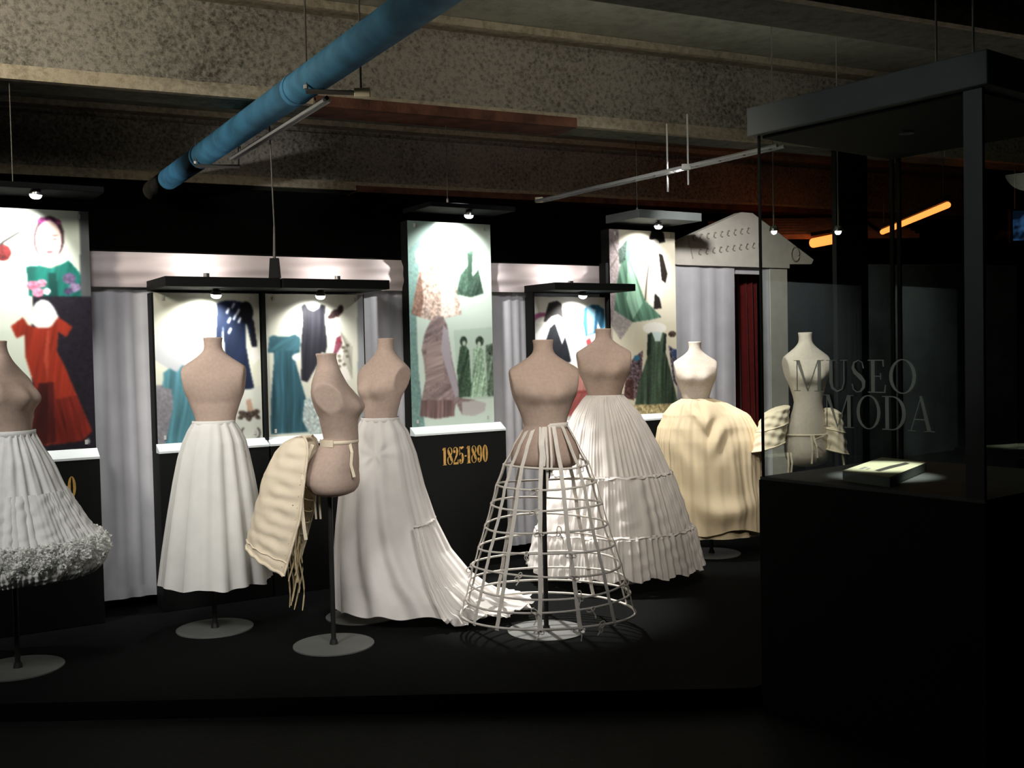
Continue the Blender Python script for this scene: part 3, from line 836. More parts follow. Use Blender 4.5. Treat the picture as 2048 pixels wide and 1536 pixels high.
class Glyphs(MB):
    def strip(self, L, Rr):
        n = len(L)
        self.add([(x, y, 0) for x, y in L] + [(x, y, 0) for x, y in Rr], [(i, i + 1, n + i + 1, n + i) for i in range(n - 1)])

    def ring(self, cx, cy, rx, ry, ix, iy, a0=0.0, a1=360.0, n=28):
        A = [R(a0 + (a1 - a0) * k / n) for k in range(n + 1)]
        self.strip([(cx + rx * math.cos(a), cy + ry * math.sin(a)) for a in A], [(cx + ix * math.cos(a), cy + iy * math.sin(a)) for a in A])

    def stroke(self, pts, ws):
        L, Q = [], []
        for i, (x, y) in enumerate(pts):
            x0, y0 = pts[max(i - 1, 0)]
            x1, y1 = pts[min(i + 1, len(pts) - 1)]
            d = math.hypot(x1 - x0, y1 - y0) or 1
            nx, ny = -(y1 - y0) / d, (x1 - x0) / d
            w = ws[i] / 2
            L.append((x + nx * w, y + ny * w))
            Q.append((x - nx * w, y - ny * w))
        self.strip(L, Q)

    def rect(self, x0, y0, x1, y1):
        self.add([(x0, y0, 0), (x1, y0, 0), (x1, y1, 0), (x0, y1, 0)], [(0, 1, 2, 3)])

    def par(self, x0, x1, y0, X0, X1, y1):
        self.add([(x0, y0, 0), (x1, y0, 0), (X1, y1, 0), (X0, y1, 0)], [(0, 1, 2, 3)])

    def dot(self, x, y, r, ry=None):
        ry = ry or r
        self.add([(x + r * math.cos(2 * PI * k / 14), y + ry * math.sin(2 * PI * k / 14), 0) for k in range(14)], [tuple(range(14))])

    def digit(self, ch, x):
        """condensed fat-face figures, height 1, returns advance"""
        if ch == '1':
            self.rect(x + .05, 0, x + .19, 1)
            self.rect(x - .01, 0, x + .25, .025)
            self.par(x - .02, x + .05, .86, x + .05, x + .19, 1.0)
            return .28
        if ch == '0':
            self.ring(x + .17, .5, .17, .5, .05, .47)
            return .37
        if ch == '8':
            self.ring(x + .17, .76, .15, .24, .09, .22)
            self.ring(x + .17, .26, .17, .26, .11, .24)
            self.stroke([(x + .07, .82), (x + .12, .64), (x + .22, .44), (x + .27, .22)], [.1, .15, .15, .1])
            return .37
        if ch == '2':
            self.dot(x + .07, .74, .065, .09)
            self.stroke([(x + .02, .78), (x + .06, .93), (x + .15, .985), (x + .23, .93), (x + .255, .75), (x + .22, .52), (x + .10, .26), (x + .02, .12)], [.03, .03, .03, .08, .14, .10, .05, .03])
            self.par(x + .01, x + .31, 0, x + .02, x + .30, .12)
            self.rect(x + .28, .0, x + .32, .26)
            return .36
        if ch == '5':
            self.stroke([(x + .05, .98), (x + .16, .90), (x + .29, .97)], [.05, .14, .1])
            self.rect(x + .03, .5, x + .06, .98)
            self.stroke([(x + .04, .52), (x + .13, .64), (x + .21, .58), (x + .245, .34), (x + .21, .08), (x + .12, .015), (x + .03, .1)], [.03, .03, .08, .14, .08, .03, .03])
            self.dot(x + .07, .2, .06, .09)
            return .35
        if ch == '9':
            self.ring(x + .15, .70, .15, .30, .045, .27)
            self.stroke([(x + .25, .74), (x + .26, .4), (x + .22, .1), (x + .13, .015), (x + .04, .1)], [.11, .12, .09, .03, .03])
            self.dot(x + .08, .2, .06, .09)
            return .35
        if ch == '-':
            self.rect(x + .01, .40, x + .13, .48)
            return .15

    def letter(self, ch, x):
        """Roman capitals with thin serifs, height 1"""
        T, t = .115, .03

        def serif(a, b, y):
            self.rect(x + a, y, x + b, y + .025)
        if ch == 'M':
            self.rect(x + .10, 0, x + .10 + t, 1)
            self.par(x + .48, x + .52, 0, x + .08, x + .21, 1)
            self.par(x + .47, x + .50, 0, x + .84, x + .88, 1)
            self.rect(x + .84, 0, x + .84 + T, 1)
            serif(0, .24, 0), serif(.72, 1.06, 0), serif(0, .2, .975), serif(.86, 1.06, .975)
            return 1.14
        if ch == 'U':
            self.rect(x + .10, .3, x + .10 + T, 1)
            self.stroke([(x + .157, .32), (x + .20, .12), (x + .36, .02), (x + .52, .09), (x + .585, .32)], [T, .09, .05, .035, t])
            self.rect(x + .57, .3, x + .57 + t, 1)
            serif(0, .32, .975), serif(.46, .72, .975)
            return .80
        if ch == 'S':
            self.stroke([(x + .42, .74), (x + .38, .92), (x + .26, .985), (x + .12, .92), (x + .08, .76), (x + .15, .62), (x + .31, .48), (x + .42, .34), (x + .42, .16), (x + .32, .035), (x + .2, .015), (x + .09, .09), (x + .05, .26)], [.04, .03, .03, .05, .09, .12, .135, .12, .09, .05, .03, .03, .04])
            return .56
        if ch == 'E':
            self.rect(x + .10, 0, x + .10 + T, 1)
            self.rect(x, 0, x + .54, .03), self.rect(x, .97, x + .50, 1), self.rect(x + .2, .485, x + .40, .515)
            self.par(x + .47, x + .50, .79, x + .45, x + .50, 1), self.par(x + .49, x + .54, 0, x + .53, x + .56, .24)
            self.rect(x + .385, .40, x + .41, .60)
            return .64
        if ch == 'O':
            self.ring(x + .42, .5, .40, .515, .295, .485)
            return .88
        if ch == 'D':
            self.rect(x + .10, 0, x + .10 + T, 1)
            self.rect(x, 0, x + .36, .03), self.rect(x, .97, x + .36, 1)
            self.ring(x + .32, .5, .44, .5, .32, .47, -90, 90)
            return .84
        if ch == 'A':
            self.par(x + .05, x + .085, 0, x + .38, x + .40, 1)
            self.par(x + .58, x + .71, 0, x + .34, x + .42, 1.02)
            self.rect(x + .16, .33, x + .58, .36)
            serif(-.03, .2, 0), serif(.48, .80, 0)
            return .82


def text_mesh(name, txt, kind, height, m, parent, fn, width_scale=1.0):
    """fn(u, v) -> world point offset in the parent's frame; built as thin raised lettering"""
    g = Glyphs()
    x = 0
    for ch in txt:
        x += g.digit(ch, x) if kind == 'digit' else g.letter(ch, x)
    g.v = [fn(px * height * width_scale, py * height) for px, py, _ in g.v]
    o = g.build(name, m, parent)
    md = o.modifiers.new('thickness', 'SOLIDIFY')
    md.thickness = 0.002
    md.offset = 0
    return o, x * height * width_scale


# dates on the pedestals
text_mesh('date_lettering', '1825-1890', 'digit', 0.116, M_gold, tc_, lambda u, v: lfc(-0.592 + u, 0.0725, 0.782 + v), 1.04)
t1lf = lf
text_mesh('date_lettering', '0', 'digit', 0.116, M_gold, t, lambda u, v: lf(-2.868 + u, 0.0725, 0.784 + v), 1.04)

# ------------------------------------------------------------------ dress forms
PROFILE = [  # z below the neck top (waist at -0.44), half width, depth front, depth back
    (0.0, .050, .050, .050), (-.02, .0475, .048, .048), (-.042, .048, .050, .050), (-.058, .053, .053, .053), (-.074, .066, .057, .060), (-.09, .086, .060, .066),
    (-.105, .108, .064, .072), (-.12, .132, .069, .078), (-.137, .158, .074, .083), (-.155, .186, .080, .088), (-.17, .207, .085, .091), (-.19, .216, .096, .098),
    (-.215, .208, .104, .103), (-.24, .196, .111, .105), (-.27, .174, .114, .104), (-.30, .150, .110, .100), (-.33, .137, .098, .090), (-.36, .126, .094, .090),
    (-.40, .112, .088, .088), (-.44, .104, .084, .086), (-.47, .112, .090, .096), (-.50, .126, .098, .110), (-.54, .147, .110, .128), (-.58, .161, .120, .140),
    (-.62, .168, .126, .156), (-.655, .168, .126, .150), (-.68, .160, .118, .126), (-.70, .143, .100, .106), (-.712, .115, .068, .074), (-.718, .07, .04, .045)]


def torso_rows(up, down, width, depth, bust=.034, lean=1.0, ncol=72):
    """up: neck to waist height, down: waist to bottom"""
    zs = np.array([p[0] for p in PROFILE])
    fine = np.unique(np.concatenate([np.linspace(0, -.44, 46), np.linspace(-.44, -.718, 30)]))[::-1]
    out = []
    order = np.argsort(zs)
    th = 2 * PI * np.arange(ncol) / ncol
    for z in fine:
        a, df, db = (np.interp(z, zs[order], np.array([p[k] for p in PROFILE])[order]) for k in (1, 2, 3))
        cy = -np.interp(z, [-.718, -.60, -.44, -.28, -.15, 0], [0, .0, .042, .022, -.006, -.022]) * lean
        x = a * np.cos(th)
        y = np.where(np.sin(th) < 0, df, db) * np.sin(th)
        # two soft bust volumes at the front (-y)
        g = np.exp(-((z + .275) / .055) ** 2)
        fr = np.clip(-np.sin(th), 0, 1)
        for sx in (-1, 1):
            y = y - bust * g * fr * np.exp(-((x - sx * .068) / .052) ** 2)
        # flat armhole planes
        lim = .168 - .13 * max(0.0, -.165 - z)
        if -.30 < z:
            x = np.clip(x, -lim, lim)
        zz = z * (up / .44) if z > -.44 else -up + (z + .44) * (down / .278)
        out.append(np.stack([x * width, (y + cy) * depth, np.full(ncol, zz)], 1))
    return np.array(out)


def dress_form(label, x, y, yaw, top, up, down, width=1.0, depth=1.0, m=None, disc_r=.2, off=(0, 0), bust=.034, lean=1.0, disc_x=None):
    t = thing('dress_form', label, 'mannequin', (x, y, .08), 0, 'dress forms on the platform')
    rows = torso_rows(up, down, width, depth, bust, lean)
    c, s = math.cos(R(yaw)), math.sin(R(yaw))
    rot = np.stack([rows[..., 0] * c - rows[..., 1] * s + off[0], rows[..., 0] * s + rows[..., 1] * c + off[1], rows[..., 2] + top - .08], -1)
    mm = m or M_torso
    loft(rot, 'torso', mm, t, cap0=True, cap1=True)
    ctr = rot[0].mean(0)
    rr = []
    for dz, k in ((-.004, 1.0), (.004, 1.03), (.008, .98), (.009, .9)):
        q = (rot[0] - ctr) * k + ctr
        q[:, 2] = top - .08 + dz
        rr.append(q)
    loft(np.array(rr), 'neck_cap', mm, t, cap1=True)
    dx = disc_x or 0.0
    MB().cyl(dx, 0, .006, top - up - down - .08 + .05, .0125, 16).build('pole', M_pole, t, smooth=False)
    b = MB().cyl(dx, 0, 0.0, .006, disc_r, 64).build('base_plate', M_disc, t)
    MB().cyl(dx, 0, .006, .03, .022, 20, .016).build('collar', M_pole, t)
    return t, (x, y)


def cloth(name, rows, m, parent, seed=0):
    return loft(rows, name, m, parent)


def skirt_rows(prof, nr, nc, folds, amp, seed, zfun=None, sharp=.75, lo=.25, hi=1.0, twist=0.0, crumple=.0):
    """prof: list of (z, cx, cy, a, b). Folds deepen from lo to hi down the skirt."""
    rg = np.random.RandomState(seed)
    P = np.array(prof, float)
    tt = np.linspace(0, 1, len(P))
    t = np.linspace(0, 1, nr)
    # arc based spacing in z keeps rows even
    Q = np.stack([np.interp(t, tt, P[:, k]) for k in range(5)], 1)
    for _ in range(2):
        Q[1:-1] = (Q[:-2] + 2 * Q[1:-1] + Q[2:]) / 4
    th = 2 * PI * np.arange(nc) / nc
    ph = rg.uniform(0, 2 * PI, 12)
    warp = th + .16 * np.sin(2 * th + ph[0]) + .09 * np.sin(5 * th + ph[1]) + (1.2 / folds) * np.sin(3 * th + ph[2])
    big = np.sin(folds * warp + ph[3])
    big = np.sign(big) * np.abs(big) ** sharp
    mod = .65 + .35 * np.sin(3 * th + ph[4]) * np.sin(2 * th + ph[5])
    small = .35 * np.sin(folds * 2.37 * th + ph[6] + .8 * np.sin(3 * th)) * (.5 + .5 * np.sin(4 * th + ph[7]))
    out = np.zeros((nr, nc, 3))
    for i in range(nr):
        z, cx, cy, a, b = Q[i]
        k = lo + (hi - lo) * t[i] ** 1.2
        sh = int(0)
        F = (big * mod + small)
        d = amp * k * F
        if crumple:
            d = d + crumple * (np.sin(9 * th + 13 * t[i] + ph[8]) * np.sin(5 * th - 17 * t[i] + ph[9]) + .6 * np.sin(17 * th + 23 * t[i] + ph[10]))
        thh = th + twist * t[i]
        out[i, :, 0] = cx + (a + d) * np.cos(thh)
        out[i, :, 1] = cy + (b + d) * np.sin(thh)
        out[i, :, 2] = z + (zfun(th, t[i]) if zfun is not None else 0)
    return out


def ribbon(mb, pts, w, side=None, th=.0015):
    """flat band along pts; side: width direction per point or constant"""
    pts = [Vector(p) for p in pts]
    n = len(pts)
    vs, fs = [], []
    for i, p in enumerate(pts):
        tng = (pts[min(i + 1, n - 1)] - pts[max(i - 1, 0)]).normalized()
        sd = Vector(side[i] if isinstance(side, list) else side)
        sd = (sd - tng * sd.dot(tng)).normalized()
        nn = tng.cross(sd)
        for a, b in ((-.5, -1), (.5, -1), (.5, 1), (-.5, 1)):
            vs.append(p + sd * w * a + nn * th * b)
    for i in range(n - 1):
        for k in range(4):
            fs.append((i * 4 + k, i * 4 + (k + 1) % 4, i * 4 + 4 + (k + 1) % 4, i * 4 + 4 + k))
    fs.append((0, 1, 2, 3)), fs.append(tuple(n * 4 - 4 + k for k in range(4))[::-1])
    mb.add(vs, fs)


def band_rows(z0, z1, cx, cy, a, b, n=64):
    th = 2 * PI * np.arange(n) / n
    rr = []
    for z, k in ((z0, 0), (z0 + .002, .004), (z1 - .002, .004), (z1, 0)):
        rr.append(np.stack([cx + (a + k) * np.cos(th), cy + (b + k) * np.sin(th), np.full(n, z)], 1))
    return np.array(rr)


# ---- far left: petticoat with a fluffy tulle hem
dress_form('beige dress form in the fluffy tulle petticoat, cut by the picture edge', -2.354, 4.90, 90, 1.615, .42, .28, 1.0, 1.0, disc_r=.205, off=(-.03, 0))
g = thing('tulle_petticoat', 'flared white petticoat with a fluffy tulle hem, cut off by the picture edge', 'petticoat', (0, 0, 0))
cx, cy = -2.335, 4.90
cloth('skirt', skirt_rows([(1.20, -2.342, cy, .092, .110), (1.16, -2.34, cy, .108, .128), (1.06, cx, cy, .158, .182), (.94, cx, cy, .208, .23), (.82, cx, cy, .265, .285), (.74, cx, cy, .312, .328), (.70, cx, cy, .336, .352)], 60, 360, 17, .016, 5, crumple=.002), M_tulle, g)
cloth('flounce', skirt_rows([(.92, cx, cy, .222, .245), (.84, cx, cy, .262, .282), (.76, cx, cy, .306, .325), (.70, cx, cy, .344, .360)], 30, 480, 34, .013, 8, crumple=.003), M_tulle, g)
loft(band_rows(1.175, 1.205, -2.341, cy, .095, .115), 'waistband', M_tulle, g)
# fluffy hem: several wavy layers and a mass of curled tulle
rg = np.random.RandomState(4)
for q in range(4):
    ro = .335 + .012 * q
    lz = .72 - .03 * q
    rows = skirt_rows([(lz, cx, cy, ro - .03, ro - .015), (lz - .03, cx, cy, ro + .012, ro + .02), (lz - .07, cx, cy, ro + .005, ro + .012), (lz - .10, cx, cy, ro - .03, ro - .02)], 14, 520, 46 + 7 * q, .020, 20 + q, crumple=.006, lo=.5)
    cloth('tulle_ruffle', rows, M_tulle, g)
fm = MB()
NF = 14000
for k in range(NF):
    a = rg.uniform(0, 2 * PI)
    q = rg.rand()
    hgt = .705 - .155 * q                            # down the fluffy band
    bulge = .352 + .034 * math.sin(PI * min(1, q * 1.15)) - .05 * max(0, q - .75) / .25
    wav = .010 * math.sin(23 * a + 5 * q) + .008 * math.sin(41 * a - 9 * q)
    rad = bulge + wav + .006 * rg.randn()
    p = Vector((cx + rad * math.cos(a), cy + (rad + .012) * math.sin(a), hgt + .012 * math.sin(17 * a) * q + .006 * rg.randn()))
    r0 = rg.uniform(.004, .010)
    ax = Vector(rg.randn(3)).normalized()
    bx = ax.cross(Vector(rg.randn(3))).normalized()
    nn = ax.cross(bx)
    vs = []
    for i in range(4):
        w_ = i / 3 * 2.8
        pp_ = p + r0 * (math.cos(w_) * ax + math.sin(w_) * bx)
        vs += [pp_ + nn * r0 * .5, pp_ - nn * r0 * .5]
    fm.add(vs, [(2 * i, 2 * i + 1, 2 * i + 3, 2 * i + 2) for i in range(3)])
fz = fm.build('tulle_fluff', M_fluff, g, smooth=True)
fz['kind'] = 'stuff'

# ---- second: plain white underskirt seen from behind
dress_form('beige dress form wearing the plain white ankle-length underskirt', -1.61, 5.554, 184, 1.621, .446, .28, .97, .82, off=(.035, 0), lean=.15)
g = thing('plain_underskirt', 'plain smooth white underskirt in front of the poster with the navy dress', 'skirt', (0, 0, 0))
cx, cy = -1.585, 5.554
cloth('skirt', skirt_rows([(1.185, cx, cy, .107, .088), (1.14, cx, cy, .135, .115), (1.08, cx, cy, .162, .14), (1.0, cx - .005, cy, .182, .16), (.88, cx - .008, cy, .205, .18), (.70, cx - .012, cy, .235, .205), (.52, cx - .015, cy, .262, .23), (.335, cx - .017, cy, .287, .25)], 90, 420, 9, .021, 12, lo=.15, sharp=.7, zfun=lambda th, t: .008 * t * np.sin(7 * th)), M_white, g)
loft(band_rows(1.165, 1.192, cx, cy, .108, .09), 'waistband', M_white, g)

# ---- third: form seen from its side with the half bustle tied behind
x3, y3 = -.915, 5.189
dress_form('beige dress form seen from its side, bare but for the tied bustle pad', x3, y3, 90, 1.525, .412, .285, 1.0, 1.0, off=(.022, 0), bust=.03)
g = thing('bustle_pad', 'cream quilted half-bustle with lacing cords tied behind the bare dress form', 'bustle', (0, 0, 0))
nr, nc = 70, 44
ZL = [1.125, 1.10, 1.05, .94, .75, .60, .49]
XL = [-1.075, -1.13, -1.175, -1.235, -1.288, -1.318, -1.325]
XR = [-1.02, -1.005, -1.00, -1.015, -1.04, -1.085, -1.12]
WY = [.085, .11, .135, .160, .180, .190, .195]
zz = np.linspace(1.125, .49, nr)
outer = np.zeros((nr, nc, 3))
for i, z in enumerate(zz):
    xl, xr, wy = (np.interp(z, ZL[::-1], q[::-1]) for q in (XL, XR, WY))
    tq = i / (nr - 1)
    for j in range(nc):
        ph = R(-92 + 184 * j / (nc - 1))
        puff = .0035 * abs(math.sin(PI * 6.5 * tq)) ** .6 + .0035 * math.sin(9 * ph + 21 * tq) * math.sin(13 * tq + 2 * ph) + .004 * math.exp(-((abs(ph) - 1.2) / .4) ** 2) * math.sin(60 * tq + 4 * ph)
        xx = xr - (xr - xl + puff) * math.cos(ph)
        yy = y3 + (wy + puff) * math.sin(ph)
        # the lower edge slants: high at the outside, low at the opening
        drop = .11 * (1 - (xr - xx) / (xr - xl)) * tq ** 3
        outer[i, j] = (xx, yy, z + .10 * tq ** 3 - drop + .004 * math.sin(20 * ph) * tq)
o = loft(outer, 'quilted_cover', M_ecru, g, ring=False)
md = o.modifiers.new('padding', 'SOLIDIFY')
md.thickness = .014
md.offset = -1
mb = MB()
mb.tube([outer[i, 0] + np.array([.003, -.002, 0]) for i in range(nr)], .006, 8).tube([outer[i, -1] + np.array([.003, .002, 0]) for i in range(nr)], .006, 8)
mb.build('edge_piping', M_ecru, g, smooth=True)
hb = MB().tube([outer[-1, j] for j in range(nc)], .0085, 8)
hb.build('hem_roll', M_ecru, g, smooth=True)
hb2 = MB().tube([outer[-7, j] * 1.0 + np.array([-.002, -.001, 0]) for j in range(nc)], .004, 6)
hb2.build('hem_stitching', M_ecru, g, smooth=True)
# lacing inside the opening and loose cords below it
rg = np.random.RandomState(9)
for k in range(9):
    i = 18 + k * 6
    if i > nr - 3:
        break
    a, b = Vector(outer[i, 1]), Vector(outer[min(i + 5, nr - 1), -2])
    mid = (a + b) / 2 + Vector((.03, 0, -.02))
    MB().tube([a, (a + mid) / 2 + Vector((.012, 0, -.006)), mid, (b + mid) / 2 + Vector((.012, 0, -.006)), b], .0035, 6).build('lacing_cord', M_tan, g, smooth=True)
for k in range(16):
    p = Vector((-1.085 + .045 * rg.rand(), y3 - .17 + .12 * rg.rand(), rg.uniform(.62, .86)))
    L = rg.uniform(.20, .42)
    if k < 3:
        L = p.z - (.30 + .04 * k)
    L = min(L, p.z - .29)
    pts = []
    dx, dy = rg.uniform(-.035, .01), rg.uniform(-.02, .02)
    w = rg.uniform(.006, .013)
    f0 = rg.uniform(0, 6)
    for i in range(12):
        q = i / 11
        pts.append(p + Vector((dx * q + w * math.sin(f0 + 7 * q), dy * q + w * math.cos(f0 + 5 * q), -L * q)))
    MB().tube(pts, [.0042] * 11 + [.002], 6).build('loose_cord', M_tan, g, smooth=True)
# waist tie with a wide tab, hanging tapes
th = np.linspace(0, 2 * PI, 60, endpoint=False)
wx = x3 + .056
rr = []
for z, k in ((1.088, .0), (1.090, .005), (1.104, .005), (1.106, .0)):
    rr.append(np.stack([wx + (.088 + k) * np.cos(th), y3 + (.109 + k) * np.sin(th), np.full(60, z)], 1))
loft(np.array(rr), 'waist_tie', M_ecru, g)
mb = MB()
ribbon(mb, [(wx + .094 * math.cos(q), y3 + .118 * math.sin(q), 1.094) for q in np.linspace(R(185), R(262), 9)], .034, (0, 0, 1), .002)
mb.build('waist_tab', M_ecru, g)
mb = MB()
ribbon(mb, [(-.978, y3 - .085, 1.09), (-1.0, y3 - .125, 1.02), (-1.015, y3 - .165, .93), (-1.02, y3 - .175, .80), (-1.012, y3 - .175, .70), (-1.005, y3 - .172, .64)], .016, (1, .2, 0))
mb.build('side_tape', M_ecru, g)
for dx in (0, .022):
    mb = MB()
    ribbon(mb, [(-.985 + dx, y3 - .02, .86), (-.985 + dx, y3 - .025, .80), (-.982 + dx, y3 - .02, .715)], .009, (1, 0, 0))
    mb.build('hanging_tape', M_ecru, g)
mb = MB()
ribbon(mb, [(-.80, y3 - .075, 1.10), (-.785, y3 - .10, 1.05), (-.79, y3 - .105, .99), (-.775, y3 - .11, .93)], .014, (1, .2, 0))
mb.build('side_tape', M_ecru, g)

# ---- fourth: trained petticoat with a back flounce
dress_form('beige dress form turned away to the left wearing the long trained petticoat', -.852, 5.754, -42, 1.601, .434, .28, .97, .86, off=(.15, .027))
g = thing('trained_petticoat', 'white petticoat with gathers at the hip and a long train on the floor', 'petticoat', (0, 0, 0))
x4, y4 = -.852, 5.754
ZT = [1.170, 1.10, .973, .80, .604, .44, .295, .18, .09]
XF = [.025, -.02, -.065, -.10, -.122, -.135, -.146, -.152, -.156]
XB = [.225, .275, .318, .355, .415, .49, .60, .74, .80]
WW = [.095, .13, .17, .205, .24, .27, .30, .325, .34]
nr, nc = 110, 520
rg = np.random.RandomState(31)
ph = rg.uniform(0, 6.28, 10)
th = 2 * PI * np.arange(nc) / nc
rows = np.zeros((nr, nc, 3))
for i in range(nr):
    t_ = i / (nr - 1)
    zc = 1.170 - t_ * 1.08
    xf, xb, w = (np.interp(zc, ZT[::-1], q[::-1]) for q in (XF, XB, WW))
    c_, a_ = (xf + xb) / 2, (xb - xf) / 2
    back = np.clip(np.cos(th), 0, 1) ** 2
    front_fold = np.sin(13 * th + .5 * np.sin(4 * th) + ph[0])
    fine = np.sin(41 * th + ph[1]) * back + .6 * np.sin(23 * th + ph[2])
    d = (.015 * (.2 + t_) * front_fold * (1 - .4 * back) + .005 * t_ * fine)
    # drag lines radiating from the gathered knot on the near side
    kx, kz = .115, .985
    xs_ = c_ + a_ * np.cos(th)
    near = np.clip(-np.sin(th), 0, 1)
    dist = np.hypot(xs_ - kx, (zc - kz))
    ang = np.arctan2(zc - kz, xs_ - kx)
    d = d + near ** .5 * (.004 * np.exp(-(dist / .20) ** 2) * (1 - np.exp(-(dist / .03) ** 2)) * np.sin(7 * ang + 1.0 + .4 * np.sin(3 * ang)) + .004 * np.exp(-(dist / .02) ** 2))
    hem = .055 * (1 - back) * t_ ** 6 + .012 * t_ ** 4 * np.sin(13 * th + ph[0])
    rows[i, :, 0] = x4 + c_ + (a_ + d) * np.cos(th)
    rows[i, :, 1] = y4 + (w + d) * np.sin(th) + .05 * back * t_ ** 3
    rows[i, :, 2] = np.maximum(zc + hem + .02 * near * 0, .0885)
cloth('skirt', rows, M_muslin, g)
# train: gathered flounce that runs out over the platform
nr, nc = 46, 260
rows = np.zeros((nr, nc, 3))
for i in range(nr):
    t_ = i / (nr - 1)
    for j in range(nc):
        q = -1 + 2 * j / (nc - 1)                 # across the train
        a = q * R(82)
        r0 = .56
        zc = .52 * (1 - t_) ** 1.5
        xe = .40 + .14 * t_ + .40 * t_ ** 1.8 * math.cos(a) ** 1.2 - .10 * (1 - math.cos(a))
        ye = (.26 + .16 * t_) * math.sin(a) + .05 * t_
        f = math.sin(24 * a + 1.5 * math.sin(5 * a)) * .011 * (.4 + t_) + .006 * math.sin(61 * a)
        lump = .030 * t_ ** 2 * (math.sin(5.3 * a + 9 * t_) * math.cos(3.1 * a - 11 * t_)) ** 2 + .022 * t_ ** 3 * (1 + math.sin(11 * a))
        rows[i, j] = (x4 + xe + f * math.cos(a), y4 + ye + f * math.sin(a), .092 + zc + lump + (abs(f) * .8 if t_ > .5 else 0))
o = loft(rows, 'train_flounce', M_muslin, g, ring=False)
mb = MB().tube([rows[0, j] + np.array([.004, 0, .0]) for j in range(nc)], .006, 6)
mb.build('flounce_heading', M_muslin, g, smooth=True)
loft(band_rows(1.150, 1.178, x4 + .125, y4, .102, .097), 'waistband', M_muslin, g)

# ---- fifth: hooped crinoline cage
x5, y5 = .151, 5.366
dress_form('beige dress form standing inside the open hooped crinoline', x5, y5, 6, 1.571, .428, .225, 1.05, 1.0, disc_r=.2, off=(.012, 0), lean=.15)
g = thing('crinoline', 'open cage crinoline of nine white hoops hung on vertical tapes', 'crinoline', (0, 0, 0))
HZ = [.945, .842, .740, .636, .532, .430, .337, .268, .186]
HA = [.217, .256, .284, .314, .349, .380, .403, .424, .447]
HX = [.165, .163, .163, .160, .160, .160, .160, .158, .158]
for k in range(9):
    pts = []
    for i in range(96):
        a = 2 * PI * i / 96
        wob = .003 * math.sin(3 * a + k) + .002 * math.sin(5 * a + 2 * k)
        pts.append((HX[k] + (HA[k] + wob) * math.cos(a), y5 + (HA[k] * .88 + wob) * math.sin(a), HZ[k] + .006 * math.sin(a * 2 + 1.3 * k) + .005 * math.sin(a + 2.1 * k)))
    MB().tube(pts, .0056 if k < 8 else .0066, 8, closed=True).build('hoop', M_tape, g, smooth=True)
ANG = [-97, -72, -45, -12, 22, 55, 90, 125, 158, 192, 216, -124]
for q, deg in enumerate(ANG):
    pts, sd = [], []
    a = R(deg)
    chain = [(1.142, .103, HX[0] + .005)] + [(1.05, .158, HX[0])] + [(HZ[k], HA[k], HX[k]) for k in range(9)] + [(HZ[8] - .012, HA[8] + .002, HX[8])]
    # subdivide with a slight sag outward between hoops
    for i in range(len(chain) - 1):
        for f in np.linspace(0, 1, 5)[:-1]:
            z, rr_, hx = (chain[i][m_] * (1 - f) + chain[i + 1][m_] * f for m_ in range(3))
            rr_ += .007 * math.sin(PI * f) * (0 if i < 1 else -.5) + .007
            aa = a + .012 * math.sin(5 * z + q)
            ky = .88 if z < 1.05 else .88 - (.08 * (z - 1.05) / .09)
            pts.append((hx + rr_ * math.cos(aa), y5 + rr_ * ky * math.sin(aa), z))
            sd.append((-math.sin(aa), math.cos(aa), 0))
    mb = MB()
    ribbon(mb, pts, .021, sd, .0014)
    mb.build('tape', M_tape, g)
loft(band_rows(1.130, 1.158, HX[0] + .002, y5, .112, .086), 'waistband', M_tape, g)
rg = np.random.RandomState(17)
for k, deg in ((8, -97), (8, -72), (7, -62), (7, -98), (6, -70), (5, -72), (5, -112), (4, -72), (4, -108), (3, -97), (3, -80), (2, -103), (6, -20), (7, 15), (5, 190), (8, -58), (1, -103), (0, -45)):
    a = R(deg)
    p = Vector((HX[k] + (HA[k] + .011) * math.cos(a), y5 + (HA[k] + .011) * .88 * math.sin(a) - .004, HZ[k]))
    mb = MB()
    for lp in range(2):
        s = rg.uniform(.011, .020)
        ax = Vector((math.cos(lp * 2.4 + deg), .2, math.sin(lp * 2.4 + deg))).normalized()
        bx = Vector((0, 1, 0)).cross(ax).normalized()
        mb.tube([p + ax * s * .8 + s * (math.cos(u) * ax + .6 * math.sin(u) * bx) for u in np.linspace(0, 2 * PI, 12, endpoint=False)], .0028, 5, closed=True)
    e = p + Vector((rg.uniform(-.02, .02), -.004, -rg.uniform(.035, .065)))
    mb.tube([p, (p + e) / 2 + Vector((.006, -.003, 0)), e], .0032, 5)
    mb.build('bow_knot', M_tape, g, smooth=True)
for dx, zb in ((-.028, .82), (.0, .84), (.018, .90), (-.012, .95)):
    mb = MB()
    ribbon(mb, [(.165 + dx, y5 - .092, 1.14), (.165 + dx * 1.2, y5 - .135, 1.06), (.165 + dx * 1.1 + .004, y5 - .165, .99), (.165 + dx * 1.2, y5 - .175, zb)], .011, (1, 0, 0))
    mb.build('waist_ribbon', M_tape, g)

